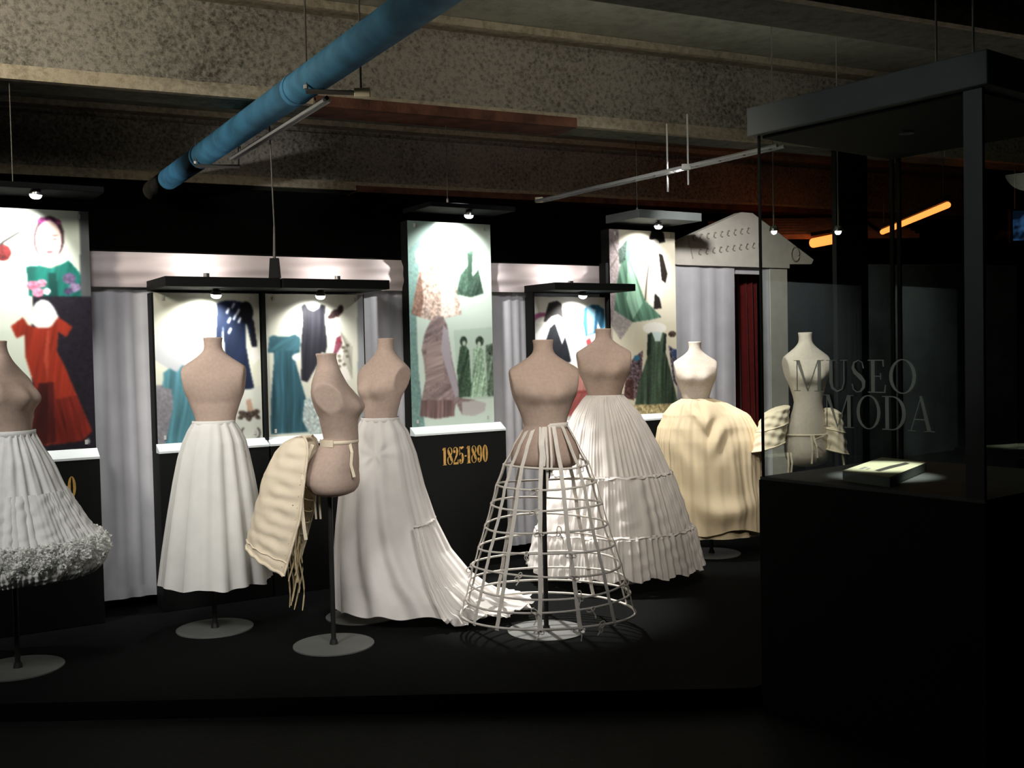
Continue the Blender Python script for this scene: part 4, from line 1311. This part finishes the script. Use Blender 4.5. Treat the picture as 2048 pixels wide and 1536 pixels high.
# ---- sixth: tiered white petticoat
x6, y6 = .60, 6.55
dress_form('beige dress form wearing the tiered white petticoat behind the crinoline', x6, y6, 3, 1.643, .414, .28, 1.0, .95, off=(-.025, 0), lean=.2)
g = thing('tiered_petticoat', 'wide gathered white petticoat in three tiers behind the crinoline', 'petticoat', (0, 0, 0))
cx, cy = .578, 6.55
cloth('upper_tier', skirt_rows([(1.235, cx, cy, .116, .10), (1.19, cx, cy, .155, .125), (1.12, cx + .005, cy, .208, .175), (1.03, cx + .012, cy, .256, .225), (.90, cx + .022, cy, .312, .28), (.745, cx + .035, cy, .362, .335)], 70, 640, 44, .0085, 41, lo=.75, hi=1.0, crumple=.002), M_muslin, g)
cloth('middle_tier', skirt_rows([(.765, cx + .035, cy, .364, .337), (.735, cx + .036, cy, .380, .352), (.60, cx + .04, cy, .425, .395), (.50, cx + .042, cy, .455, .425), (.405, cx + .044, cy, .478, .448)], 50, 720, 52, .011, 43, lo=.6, crumple=.003), M_muslin, g)
cloth('lower_tier', skirt_rows([(.425, cx + .044, cy, .480, .45), (.40, cx + .044, cy, .497, .466), (.28, cx + .045, cy, .522, .49), (.175, cx + .046, cy, .545, .512)], 40, 760, 56, .014, 47, lo=.6, crumple=.003, zfun=lambda th, t: .012 * t * np.sin(19 * th)), M_muslin, g)
for z, a_, b_, dxx in ((.752, .372, .345, .035), (.412, .489, .459, .044)):
    pts = [(cx + dxx + (a_ + .004 * math.sin(37 * u)) * math.cos(u), cy + (b_ + .004 * math.sin(37 * u)) * math.sin(u), z + .005 * math.sin(23 * u)) for u in np.linspace(0, 2 * PI, 240, endpoint=False)]
    MB().tube(pts, .0055, 6, closed=True).build('gathered_seam', M_muslin, g, smooth=True)
loft(band_rows(1.212, 1.240, cx, cy, .116, .098), 'waistband', M_muslin, g)

# ---- seventh: cream skirt draped over side hoops
x7, y7 = 1.33, 7.294
dress_form('pale dress form wearing the wide cream draped skirt', x7, y7, -4, 1.553, .393, .28, .88, .88, m=M_torsopale, off=(-.055, 0), lean=.2, disc_x=.04)
g = thing('draped_skirt', 'wide cream skirt draped in swags over side hoops', 'skirt', (0, 0, 0))
cx, cy = 1.345, 7.294
nr, nc = 120, 480
th = 2 * PI * np.arange(nc) / nc
rg = np.random.RandomState(71)
ph = rg.uniform(0, 6.28, 10)
PZ = [1.165, 1.13, 1.06, .97, .88, .72, .50, .27]
PA = [.105, .19, .285, .335, .352, .358, .365, .375]
PB = [.085, .115, .16, .20, .225, .25, .27, .285]
rows = np.zeros((nr, nc, 3))
for i in range(nr):
    t_ = i / (nr - 1)
    zc = 1.165 + (.27 - 1.165) * t_ ** .9
    a_, b_ = (np.interp(zc, PZ[::-1], q[::-1]) for q in (PA, PB))
    xs_ = np.cos(th)
    front = np.clip(-np.sin(th), 0, 1)
    side = np.abs(np.cos(th))
    fold = .010 * (.3 + t_) * np.sin(21 * th + ph[0] + .8 * np.sin(3 * th)) * (.3 + .7 * side) + .004 * np.sin(47 * th + ph[1]) * side
    # V shaped swag folds falling from the two hips to the middle of the front
    v = (zc - 1.10) + 1.05 * (.22 - np.abs(xs_ * a_ + .03)) * -1.0
    vv = zc + .95 * (.30 - np.abs(xs_ * a_ + .04)) - 1.05
    sw = front ** .6 * np.exp(-((xs_ * a_ + .04) / .19) ** 2) * np.exp(-((zc - .95) / .17) ** 2) * .020 * np.sin(31 * vv + .9 * np.sin(7 * xs_ + 3 * zc) + .5 * np.sin(11 * zc)) * (.6 + .4 * np.sin(9 * vv + 5 * xs_))
    # loose bag of cloth looped up near the hem
    bag = front ** .7 * .045 * np.exp(-((xs_ * a_ - .07) / .17) ** 2) * np.exp(-((zc - .40 - 1.3 * (xs_ * a_ - .07) ** 2) / .075) ** 2)
    ln = front * .012 * np.exp(-((zc - .62) / .22) ** 2) * np.sin(26 * (xs_ * a_ + .35 * zc) + ph[2])
    d = fold + sw + bag + ln
    super_ = (np.abs(np.cos(th)) ** 2.4 + np.abs(np.sin(th)) ** 2.4) ** (-1 / 2.4)
    rows[i, :, 0] = cx - .062 * max(0.0, (zc - 1.04) / .125) + (a_ * super_ + d) * np.cos(th) + .015 * t_
    rows[i, :, 1] = cy + (b_ * super_ + d) * np.sin(th)
    rows[i, :, 2] = zc - .02 * side * (1 - t_) * 0 + .02 * t_ ** 5 * np.sin(5 * th + ph[3]) - .03 * t_ ** 4 * (np.cos(th) < -.2) * 0
cloth('overskirt', rows, M_cream, g)
cloth('underskirt', skirt_rows([(.55, cx, cy, .30, .21), (.38, cx + .01, cy, .335, .245), (.225, cx + .012, cy, .352, .262)], 20, 320, 18, .012, 77), M_cream, g)
loft(band_rows(1.145, 1.168, cx - .065, cy, .106, .086), 'waistband', M_cream, g)

# ---- eighth: bare form with a pair of side hoops, seen through the vitrine glass
x8, y8 = 2.02, 7.2
dress_form('pale dress form with side hoops seen through the vitrine glass', x8, y8, 7, 1.60, .470, .44, .92, .95, m=M_torsopale, lean=.6, bust=.03)
g = thing('pannier_hoops', 'pair of cream cloth side hoops tied at the waist of the bare form', 'pannier', (0, 0, 0))
for sg in (-1, 1):
    nr, nc = 40, 90
    rows = np.zeros((nr, nc, 3))
    for i in range(nr):
        t_ = i / (nr - 1)
        for j in range(nc):
            a = 2 * PI * j / nc
            if sg < 0:
                c0, c1 = Vector((x8 - .205, y8 - .02, 1.105)), Vector((x8 - .285, y8 - .03, .835))
                ra, rb = .085 + .035 * t_, .09 + .055 * t_
                tilt = .30
            else:
                c0, c1 = Vector((x8 + .165, y8 - .02, 1.09)), Vector((x8 + .185, y8 - .03, .79))
                ra, rb = .058 + .015 * t_, .09 + .05 * t_
                tilt = -.25
            dome = min(1.0, (t_ / .10)) ** .45 if t_ > 0 else 0.02
            wr_ = .004 * math.sin(30 * t_ + 3 * math.sin(2 * a)) + .003 * math.sin(9 * a + 8 * t_)
            p = c0.lerp(c1, t_)
            dx_ = (ra * dome + wr_) * math.cos(a)
            rows[i, j] = (p.x + dx_, p.y + (rb * dome + wr_) * math.sin(a), p.z + .05 * (1 - (1 - t_) ** 2) * 0 + tilt * dx_ + .015 * math.sin(3 * t_))
    nm = loft(rows, 'side_hoop', M_ecru, g, cap0=True)
    MB().tube(list(rows[-1]), .006, 6, closed=True).build('hem_hoop', M_ecru, nm, smooth=True)
    MB().tube(list(rows[22] + np.array([0, -.001, 0])), .005, 6, closed=True).build('boning_channel', M_ecru, nm, smooth=True)
loft(band_rows(.905, .918, x8, y8, .160, .118), 'hip_tape', M_ecru, g)
for (xa, za), (xb_, zb_) in (((-.01, .91), (-.01, .72)), ((.005, .91), (.03, .76)), ((-.17, .80), (-.175, .63)), ((-.15, .80), (-.15, .66)), ((.20, .78), (.205, .60)), ((.015, .88), (.10, .93))):
    mb = MB()
    ribbon(mb, [(x8 + xa, y8 - .135, za), (x8 + (xa + xb_) / 2 + .006, y8 - .145, (za + zb_) / 2), (x8 + xb_, y8 - .14, zb_)], .012, (1, 0, 0))
    mb.build('tie_ribbon', M_ecru, g)

# ------------------------------------------------------------------ white temple front on the right
FF = wallfn(7.45)


def FX(X, nn, z):
    return FF(X / .85, nn, z)


fac = thing('temple_front', 'white temple front with a pointed gable and pleated white hangings around a doorway', 'facade', FX(1.9, 0, .08))
fb = Vector(fac.location)


def fx(X, nn, z):
    return tuple(Vector(FX(X, nn, z)) - fb)


G = [(1.16, 2.19), (1.16, 2.27), (1.30, 2.352), (1.883, 2.613), (1.988, 2.612), (2.593, 2.25), (2.57, 2.212), (2.345, 2.205), (2.345, 2.17), (1.30, 2.17)]
n = len(G)
v = [fx(x, .03, z) for x, z in G] + [fx(x, -.05, z) for x, z in G]
gb = pyobj('gable', v, [tuple(range(n)), tuple(range(n, 2 * n))[::-1]] + [(i, n + i, n + (i + 1) % n, (i + 1) % n) for i in range(n)], M_gable, fac)
M_curl = mat('grey_brown_relief', (0.33, 0.30, 0.25), .8)
for rI, (xs, z0, kx, kz) in enumerate((([1.45 + .062 * i for i in range(9)], 2.385, .0, .30), ([1.50 + .062 * i for i in range(10)], 2.275, .0, .26))):
    for i, X in enumerate(xs):
        z = z0 + kz * (X - xs[0]) * .55
        a = np.linspace(R(50), R(300), 9)
        MB().tube([fx(X + .017 * math.cos(q), .032, z + .022 * math.sin(q)) for q in a], [.003, .005, .007, .008, .008, .007, .006, .005, .002], 6).build('relief_curl', M_curl, gb, smooth=True)
a = np.linspace(R(0), R(360), 16, endpoint=False)
MB().tube([fx(2.40 + .04 * math.cos(q), .032, 2.29 + .06 * math.sin(q)) for q in a], .008, 6, closed=True).build('relief_oval', M_curl, gb, smooth=True)
MB().tube([fx(1.385, .032, 2.40), fx(1.43, .032, 2.22)], .005, 6).build('relief_line', M_curl, gb)
pleated('white_hanging', 1.29 / .85, 1.83 / .85, .12, 2.175, .0, M_curtain, fac, fn=lambda s, nn, z: fx(s * .85, nn, z), npl=3.5, amp=.008, seed=21, cols=220)
pleated('white_hanging', 2.07 / .85, 2.165 / .85, .12, 2.175, .0, M_curtain, fac, fn=lambda s, nn, z: fx(s * .85, nn, z), npl=1.2, amp=.008, seed=22, cols=40)
MB().box(2.165, 2.335, -.04, .012, .08, 2.175, fx).build('side_pilaster', M_gable, fac)
MB().box(1.80, 2.10, -.06, -.02, 2.115, 2.18, fx).build('lintel', M_curtain, fac)
rc = thing('red_curtain', 'dark red velvet curtain hanging in the doorway of the temple front', 'curtain', FX(1.95, -.14, .08))
rb0 = Vector(rc.location)
pleated('velvet_drape', 1.72 / .85, 2.17 / .85, .09, 2.16, -.16, M_red, rc, fn=lambda s, nn, z: tuple(Vector(FX(s * .85, nn, z)) - rb0), npl=6, amp=.03, seed=33, cols=140)
MB().tube([tuple(Vector(FX(1.70, -.16, 2.165)) - rb0), tuple(Vector(FX(2.19, -.16, 2.165)) - rb0)], .008, 8).build('curtain_pole', M_black, rc)

# dark partitions beyond the vitrine
tag(MB().box(0, .34, 0, .10, .08, 2.965, lambda x, y, z: (2.36 + x * .85, 7.6 + x * .52 + y, z)).build('black_partition', M_black, bevel=.004), 'tall black partition post right of the temple front, seen through the glass', 'partition')
tag(MB().box(0, 1.55, 0, .06, .08, 2.15, lambda x, y, z: (2.75 + x * .95, 8.3 + x * .3 + y, z)).build('slate_partition', M_darkpanel, bevel=.004), 'low slate grey partition board below the orange lights', 'partition')

# orange tubes among wooden slats
ot = thing('orange_tube_light', 'long lit orange tube light beyond the vitrine', 'lamp', (3.60, 9.4, 2.62))
MB().tube([(.093, 1.02, 0), (-.077, -.94, 0)], .026, 10).build('tube', M_orange, ot, smooth=True)
MB().box(-.02, .02, -.96, 1.04, .03, .075, lambda x, y, z: (x + .087 * y, y, z)).build('batten', M_black, ot)
for yy in (-.85, .95):
    MB().tube([(.087 * yy, yy, .07), (.087 * yy, yy, .36)], .004, 6).build('hanger', M_wire, ot)
o2 = thing('orange_tube_light', 'short lit orange tube light beside the black partition post', 'lamp', (3.27, 11.0, 2.60))
spot('tube_glow', (3.58, 9.4, 2.56), (3.75, 11.2, 2.72), 5, 60, 1.0, .1, (1.0, .24, .06))
spot('tube_glow', (3.22, 10.3, 2.52), (2.95, 11.2, 2.68), 4, 60, 1.0, .1, (1.0, .24, .06))
MB().tube([(-.10, .0, -.02), (.14, -.5, .0)], .05, 10).build('tube', M_orange, o2, smooth=True)
MB().box(-.02, .02, -.5, 0, .055, .09, lambda x, y, z: (x - .10 - .48 * y, y, z)).build('batten', M_black, o2)
sl = thing('slatted_screen', 'orange-lit screen of brown wooden slats hanging under the ceiling', 'screen', (3.3, 10.6, 2.6))
for i in range(8):
    MB().box(-1.15, 1.15, -.022, .022, 0, .05, lambda x, y, z: (x, y + i * .125 + .5 + .30 * x, z + .03 + i * .043 + .02 * x)).build('slat', M_slat, sl)
for xx in (-.9, .7):
    MB().box(xx - .02, xx + .02, .42, 1.45, .052, .075, lambda x, y, z: (x, y + .30 * x, z + .03 + (y - .5) * .344 + .02 * x)).build('slat_rail', M_black, sl)
    MB().tube([(xx, 1.40 + .30 * xx, .40), (xx, 1.40 + .30 * xx, .978)], .004, 6).build('hanger', M_wire, sl)

# blue screen far to the right
ms = thing('wall_screen', 'small blue lit screen glowing at the far right', 'screen', (4.31, 8.95, 2.38))
MB().box(-.05, .42, 0, .05, -.03, .26).build('screen_housing', M_black, ms)
m = bpy.data.materials.new('lit_blue_screen')
m.use_nodes = True
nt = m.node_tree
b = nt.nodes['Principled BSDF']
b.inputs['Base Color'].default_value = (0.01, 0.01, 0.02, 1)
tx = nt.nodes.new('ShaderNodeTexNoise')
tx.inputs['Scale'].default_value = 7
tcn = nt.nodes.new('ShaderNodeTexCoord')
cr = nt.nodes.new('ShaderNodeValToRGB')
cr.color_ramp.elements[0].position = .45
cr.color_ramp.elements[0].color = (0.004, 0.012, 0.03, 1)
cr.color_ramp.elements[1].position = .72
cr.color_ramp.elements[1].color = (0.10, 0.30, 0.75, 1)
nt.links.new(tcn.outputs['Object'], tx.inputs['Vector'])
nt.links.new(tx.outputs['Fac'], cr.inputs['Fac'])
nt.links.new(cr.outputs['Color'], b.inputs['Emission Color'])
b.inputs['Emission Strength'].default_value = .5
MB().box(-.03, .40, -.006, 0, -.01, .24).build('screen_image', m, ms)
for xx in (.0, .37):
    MB().tube([(xx, .025, .26), (xx, .025, 1.2)], .006, 6).build('hanger', M_wire, ms)

# ------------------------------------------------------------------ glass vitrine
FL = Vector((1.03, 4.33))
NR = Vector((1.60, 3.58))
dr = (NR - FL)
Wd = dr.length
dr /= Wd
dp = Vector((-dr.y, dr.x))          # towards the back
vc = thing('glass_vitrine', 'tall dark glass vitrine lettered in grey, holding an open-topped black plinth', 'display case', ((FL.x + NR.x) / 2, (FL.y + NR.y) / 2, 0))
vc['label'] = 'tall black and glass vitrine with grey museum lettering on its front pane'
vb = Vector(vc.location)
DEP = .94


def vf(u, w, z):
    p = FL + dr * u + dp * w
    return (p.x - vb.x, p.y - vb.y, z)


def vitglass():
    m = bpy.data.materials.new('tinted_vitrine_glass')
    m.use_nodes = True
    nt = m.node_tree
    nt.nodes.remove(nt.nodes['Principled BSDF'])
    tr = nt.nodes.new('ShaderNodeBsdfTransparent')
    tr.inputs[0].default_value = (.82, .85, .82, 1)
    gl = nt.nodes.new('ShaderNodeBsdfGlossy')
    gl.inputs['Roughness'].default_value = .0
    gl.inputs[0].default_value = (.9, 1, .97, 1)
    fr = nt.nodes.new('ShaderNodeFresnel')
    fr.inputs[0].default_value = 1.5
    mx = nt.nodes.new('ShaderNodeMixShader')
    nt.links.new(fr.outputs[0], mx.inputs[0])
    nt.links.new(tr.outputs[0], mx.inputs[1])
    nt.links.new(gl.outputs[0], mx.inputs[2])
    nt.links.new(mx.outputs[0], nt.nodes['Material Output'].inputs[0])
    return m


M_glass = vitglass()
ZB, ZT, ZC = .985, 2.385, 2.50
MB().box(-.012, Wd + .02, -.012, DEP + .012, 0.0, ZB - .012, vf).build('plinth', M_black, vc, bevel=.003)
MB().box(-.008, Wd + .016, -.008, DEP + .008, ZB - .012, ZB, vf).build('plinth_top', M_darkgrey, vc)
MB().box(-.035, Wd + .045, -.03, DEP + .03, ZT, ZC, vf).build('cap', M_darkgrey, vc, bevel=.004)
MB().box(.012, Wd - .012, .012, DEP - .012, ZT - .012, ZT - .0005, vf).build('cap_shade_sheet', M_black, vc)  # black sheet added in place of the shade under the cap


def pane(name, quad, n):
    """single thin sheet of glass"""
    return pyobj(name, quad, [(0, 1, 2, 3)], M_glass, vc)


pane('glass_pane', [vf(.004, .004, ZB), vf(Wd, .004, ZB), vf(Wd, .004, ZT), vf(.004, .004, ZT)], 0)
pane('glass_pane', [vf(.004, .004, ZB), vf(.004, DEP, ZB), vf(.004, DEP, ZT), vf(.004, .004, ZT)], 0)
pane('glass_pane', [vf(.004, DEP, ZB), vf(Wd, DEP, ZB), vf(Wd, DEP, ZT), vf(.004, DEP, ZT)], 0)
pane('glass_pane', [vf(Wd, .004, ZB), vf(Wd, DEP, ZB), vf(Wd, DEP, ZT), vf(Wd, .004, ZT)], 0)
MB().box(-.003, .006, -.003, .006, ZB, ZT, vf).build('glass_seam', M_black, vc)
MB().box(Wd - .055, Wd + .012, -.004, .012, ZB, ZT, vf).build('corner_post', mat('charcoal_post_metal', (.042, .05, .05), .5), vc)
for u in (-.006, .03):
    MB().box(u, u + .018, DEP - .006, DEP + .006, ZB, ZT, vf).build('back_profile', M_black, vc)
MB().box(Wd - .04, Wd + .012, DEP - .01, DEP + .01, ZB, ZT, vf).build('corner_post', M_black, vc)


def VL(u0, z0, sc):
    return lambda u, v: vf(u0 + u, -.0025, z0 + v)


text_mesh('lettering', 'MUSEO', 'letter', .123, M_letter, vc, VL(.165, 1.343, 1), 1.10)
text_mesh('lettering', 'MODA', 'letter', .125, M_letter, vc, VL(.305, 1.207, 1), 1.02)

# hangers of the vitrine cap up to the slab
for i, (u, w) in enumerate(((.42, .62), (.58, .62))):
    MB().tube([vf(u, w, ZC), vf(u, w, 3.58)], .005, 6).build('ceiling_hanger', M_rod, vc)

MB().cyl(vf(.42, .40, 0)[0], vf(.42, .40, 0)[1], ZT - .022, ZT - .012, .03, 20).build('added_book_lamp', M_lampcan, vc)  # lamp and its light, added under the cap to brighten the catalogue
spot('lamp_light', (vb.x + vf(.42, .40, 0)[0], vb.y + vf(.42, .40, 0)[1], ZT - .03), (1.51, 4.27, ZB), 150, 20, .8, .02, (1, 1, .93))

# catalogue lying in the vitrine
bkc = [Vector((1.300, 4.150)), Vector((1.410, 3.925)), Vector((1.735, 4.41 - .02)), Vector((1.625, 4.62))]
c0 = sum(bkc, Vector((0, 0))) / 4
kb = thing('museum_catalogue', 'thick white and yellow catalogue lying flat inside the vitrine', 'book', (c0.x, c0.y, ZB))


def slab(name, m, inset, z0, z1, fr=(0, 0)):
    q = [(p - c0) * (1 - inset) for p in bkc]
    v = [(p.x, p.y, z) for z in (z0, z1) for p in q]
    return pyobj(name, v, [(3, 2, 1, 0), (4, 5, 6, 7)] + [(i, (i + 1) % 4, 4 + (i + 1) % 4, 4 + i) for i in range(4)], m, kb)


M_page = mat('book_pages', (.72, .72, .68), .8)
M_cover = mat('yellow_book_cover', (.66, .68, .46), .5)
M_coverink = mat('dark_cover_print', (.05, .05, .04), .6)
slab('page_block', M_page, .02, .003, .036)
slab('back_cover', M_cover, 0, 0, .003)
slab('front_cover', M_cover, 0, .036, .039)


def bq(u, v, z=.0395):
    a = bkc[0].lerp(bkc[1], u)
    b_ = bkc[3].lerp(bkc[2], u)
    p = a.lerp(b_, v) - c0
    return (p.x, p.y, z)


pyobj('cover_print', [bq(.50, .22), bq(.62, .20), bq(.78, .80), bq(.66, .84), bq(.55, .55)], [(0, 1, 2, 3, 4)], M_coverink, kb)
for (u0, u1, v0, v1) in ((.18, .26, .2, .34), (.30, .36, .22, .30)):
    pyobj('cover_print', [bq(u0, v0), bq(u1, v0), bq(u1, v1), bq(u0, v1)], [(0, 1, 2, 3)], mat('grey_cover_print', (.3, .3, .28), .6), kb)

# ------------------------------------------------------------------ pipe, tracks and rods under the ceiling
PA_, PB_ = Vector((-2.86, 8.50, 2.875)), Vector((.62, 2.45, 2.875))
pp = thing('blue_pipe', 'long blue painted pipe hung under the concrete beams with a grey end', 'pipe', PA_)
L = (PB_ - PA_)
d_ = L.normalized()
PR = .078
MB().tube([d_ * .60, d_ * 1.62], PR, 32, caps=True).build('pipe_length', M_pipe, pp, smooth=True)
MB().tube([d_ * 1.66, d_ * 3.6], PR, 32, caps=True).build('pipe_length', M_pipe, pp, smooth=True)
MB().tube([d_ * 3.6, L], PR, 32, caps=True).build('pipe_length', M_pipe, pp, smooth=True)
MB().tube([d_ * 0, d_ * .02, d_ * .60], [PR * .97, PR, PR], 32).build('pipe_end', M_pipeend, pp, smooth=True)
for q in (1.60, 3.58,):
    MB().tube([d_ * q, d_ * (q + .05)], PR + .003, 32).build('pipe_coupling', M_pipe, pp, smooth=True)
perp = Vector((d_.y, -d_.x, 0))
if perp.x < 0:
    perp = -perp
for q, half, name in ((1.78, .17, 'a'), (3.97, .16, 'b'), (6.2, .16, 'c')):
    ctr = d_ * q + Vector((0, 0, -PR - .012)) + perp * .045
    tr_ = thing('trapeze_hanger', {'a': 'dark strut hanger under the far end of the blue pipe', 'b': 'dark strut hanger with an ivory end cap under the middle of the blue pipe', 'c': 'strut hanger under the near end of the blue pipe'}[name], 'hanger', PA_ + ctr)
    dirv = Vector((.97, .2, 0)).normalized() if name != 'x' else perp
    a, b_ = -dirv * half * .72, dirv * half * .95
    MB().tube([a, b_], .012, 4).build('strut', M_wire, tr_)
    up_ = 3.58 if name != 'a' else 2.97
    for e, k in ((a * .96, 0), (b_ * .96, 1)):
        off_ = e
        MB().tube([off_, off_ + Vector((0, 0, up_ - (PA_ + ctr).z))], .005, 6).build('threaded_rod', M_wire, tr_)
    MB().tube([a + Vector((0, 0, .013)), a + Vector((0, 0, .03))], .012, 6).build('nut', M_rod, tr_)
    if name == 'b':
        MB().box(-.038, .038, -.018, .018, -.02, .022, lambda x, y, z: (b_.x + x, b_.y + y, z)).build('end_cap', M_ivory, tr_, bevel=.003)
# light track below the pipe
t0, t1 = PA_ + d_ * 2.22 + perp * .045 + Vector((0, 0, -.118)), PA_ + d_ * 3.92 + perp * .045 + Vector((0, 0, -.118))
tk = thing('light_track', 'slim galvanised track running along the underside of the blue pipe', 'track', t0)
v_ = t1 - t0
sd_ = Vector((v_.y, -v_.x, 0)).normalized() * .022
for s_, nm in ((-1, 'track_rail'), (1, 'track_rail')):
    MB().tube([sd_ * s_ * .6, v_ + sd_ * s_ * .6], .009, 6).build(nm, M_track, tk)
MB().tube([Vector((0, 0, .012)), v_ + Vector((0, 0, .012))], .013, 4).build('track_body', M_pole, tk)
for q in (.1, .9):
    MB().tube([v_ * q + Vector((0, 0, .02)), v_ * q + Vector((0, 0, .05))], .005, 6).build('track_clip', M_wire, tk)

# second track on the right with two rods
r0, r1 = Vector((.235, 8.05, 2.66)), Vector((1.56, 6.02, 2.66))
tk2 = thing('light_track', 'bare galvanised light track hanging from two rods above the right tower', 'track', r0)
v_ = r1 - r0
sd_ = Vector((v_.y, -v_.x, 0)).normalized() * .03
for s_ in (-1, 1):
    MB().tube([sd_ * s_, v_ + sd_ * s_], .011, 6).build('track_rail', M_track, tk2)
for q in np.linspace(.04, .96, 12):
    MB().tube([v_ * q - sd_, v_ * q + sd_], .006, 6).build('track_rung', M_track, tk2)
MB().box(-.03, .03, -.015, .015, -.01, .03).build('end_cap', M_ivory, tk2, bevel=.002)
for (q, sx) in ((.585, -1), (.70, 1)):
    p = v_ * q + sd_ * sx * 1.3
    MB().tube([p + Vector((0, 0, -.12)), p + Vector((0, 0, 2.98 - r0.z))], .0065, 6).build('threaded_rod', M_rod, tk2)
    if sx > 0:
        MB().box(-.04, .015, -.012, .012, -.025, .01, lambda x, y, z: (p.x + x, p.y + y, z)).build('clamp', M_rod, tk2, bevel=.002)
# thin cords from beam to the poster canopies
for (x, y, z0_), lab in (((-.385, 6.70, 2.47), 'thin wire carrying the canopy of the tower with gold dates'), ((.93, 7.62, 2.51), 'thin wire carrying the canopy of the green gown tower'), ((-2.60, 5.55, 2.43), 'thin wire carrying the canopy of the orange red gown tower')):
    c_ = thing('suspension_wire', lab, 'wire', (x, y, z0_))
    top_ = 3.58
    MB().tube([(0, 0, 0), (0, 0, top_ - z0_)], .0028, 6).build('cord', M_wire, c_)
    MB().tube([(0, 0, 0), (0, 0, .03)], .007, 8).build('cord_grip', M_rod, c_, smooth=True)

# two small lamps near the vitrine
lamp((1.635, 6.5, 2.23), (2.03, 7.2, 1.25), 3, 60, 'small lit spot at the right slope of the temple gable', (1.635, 6.5, 3.58), .018)
lamp((2.03, 6.5, 2.22), (2.05, 7.3, 1.0), 3, 60, 'small lit spot seen through the vitrine glass before the black partition', (2.03, 6.5, 3.58), .020)
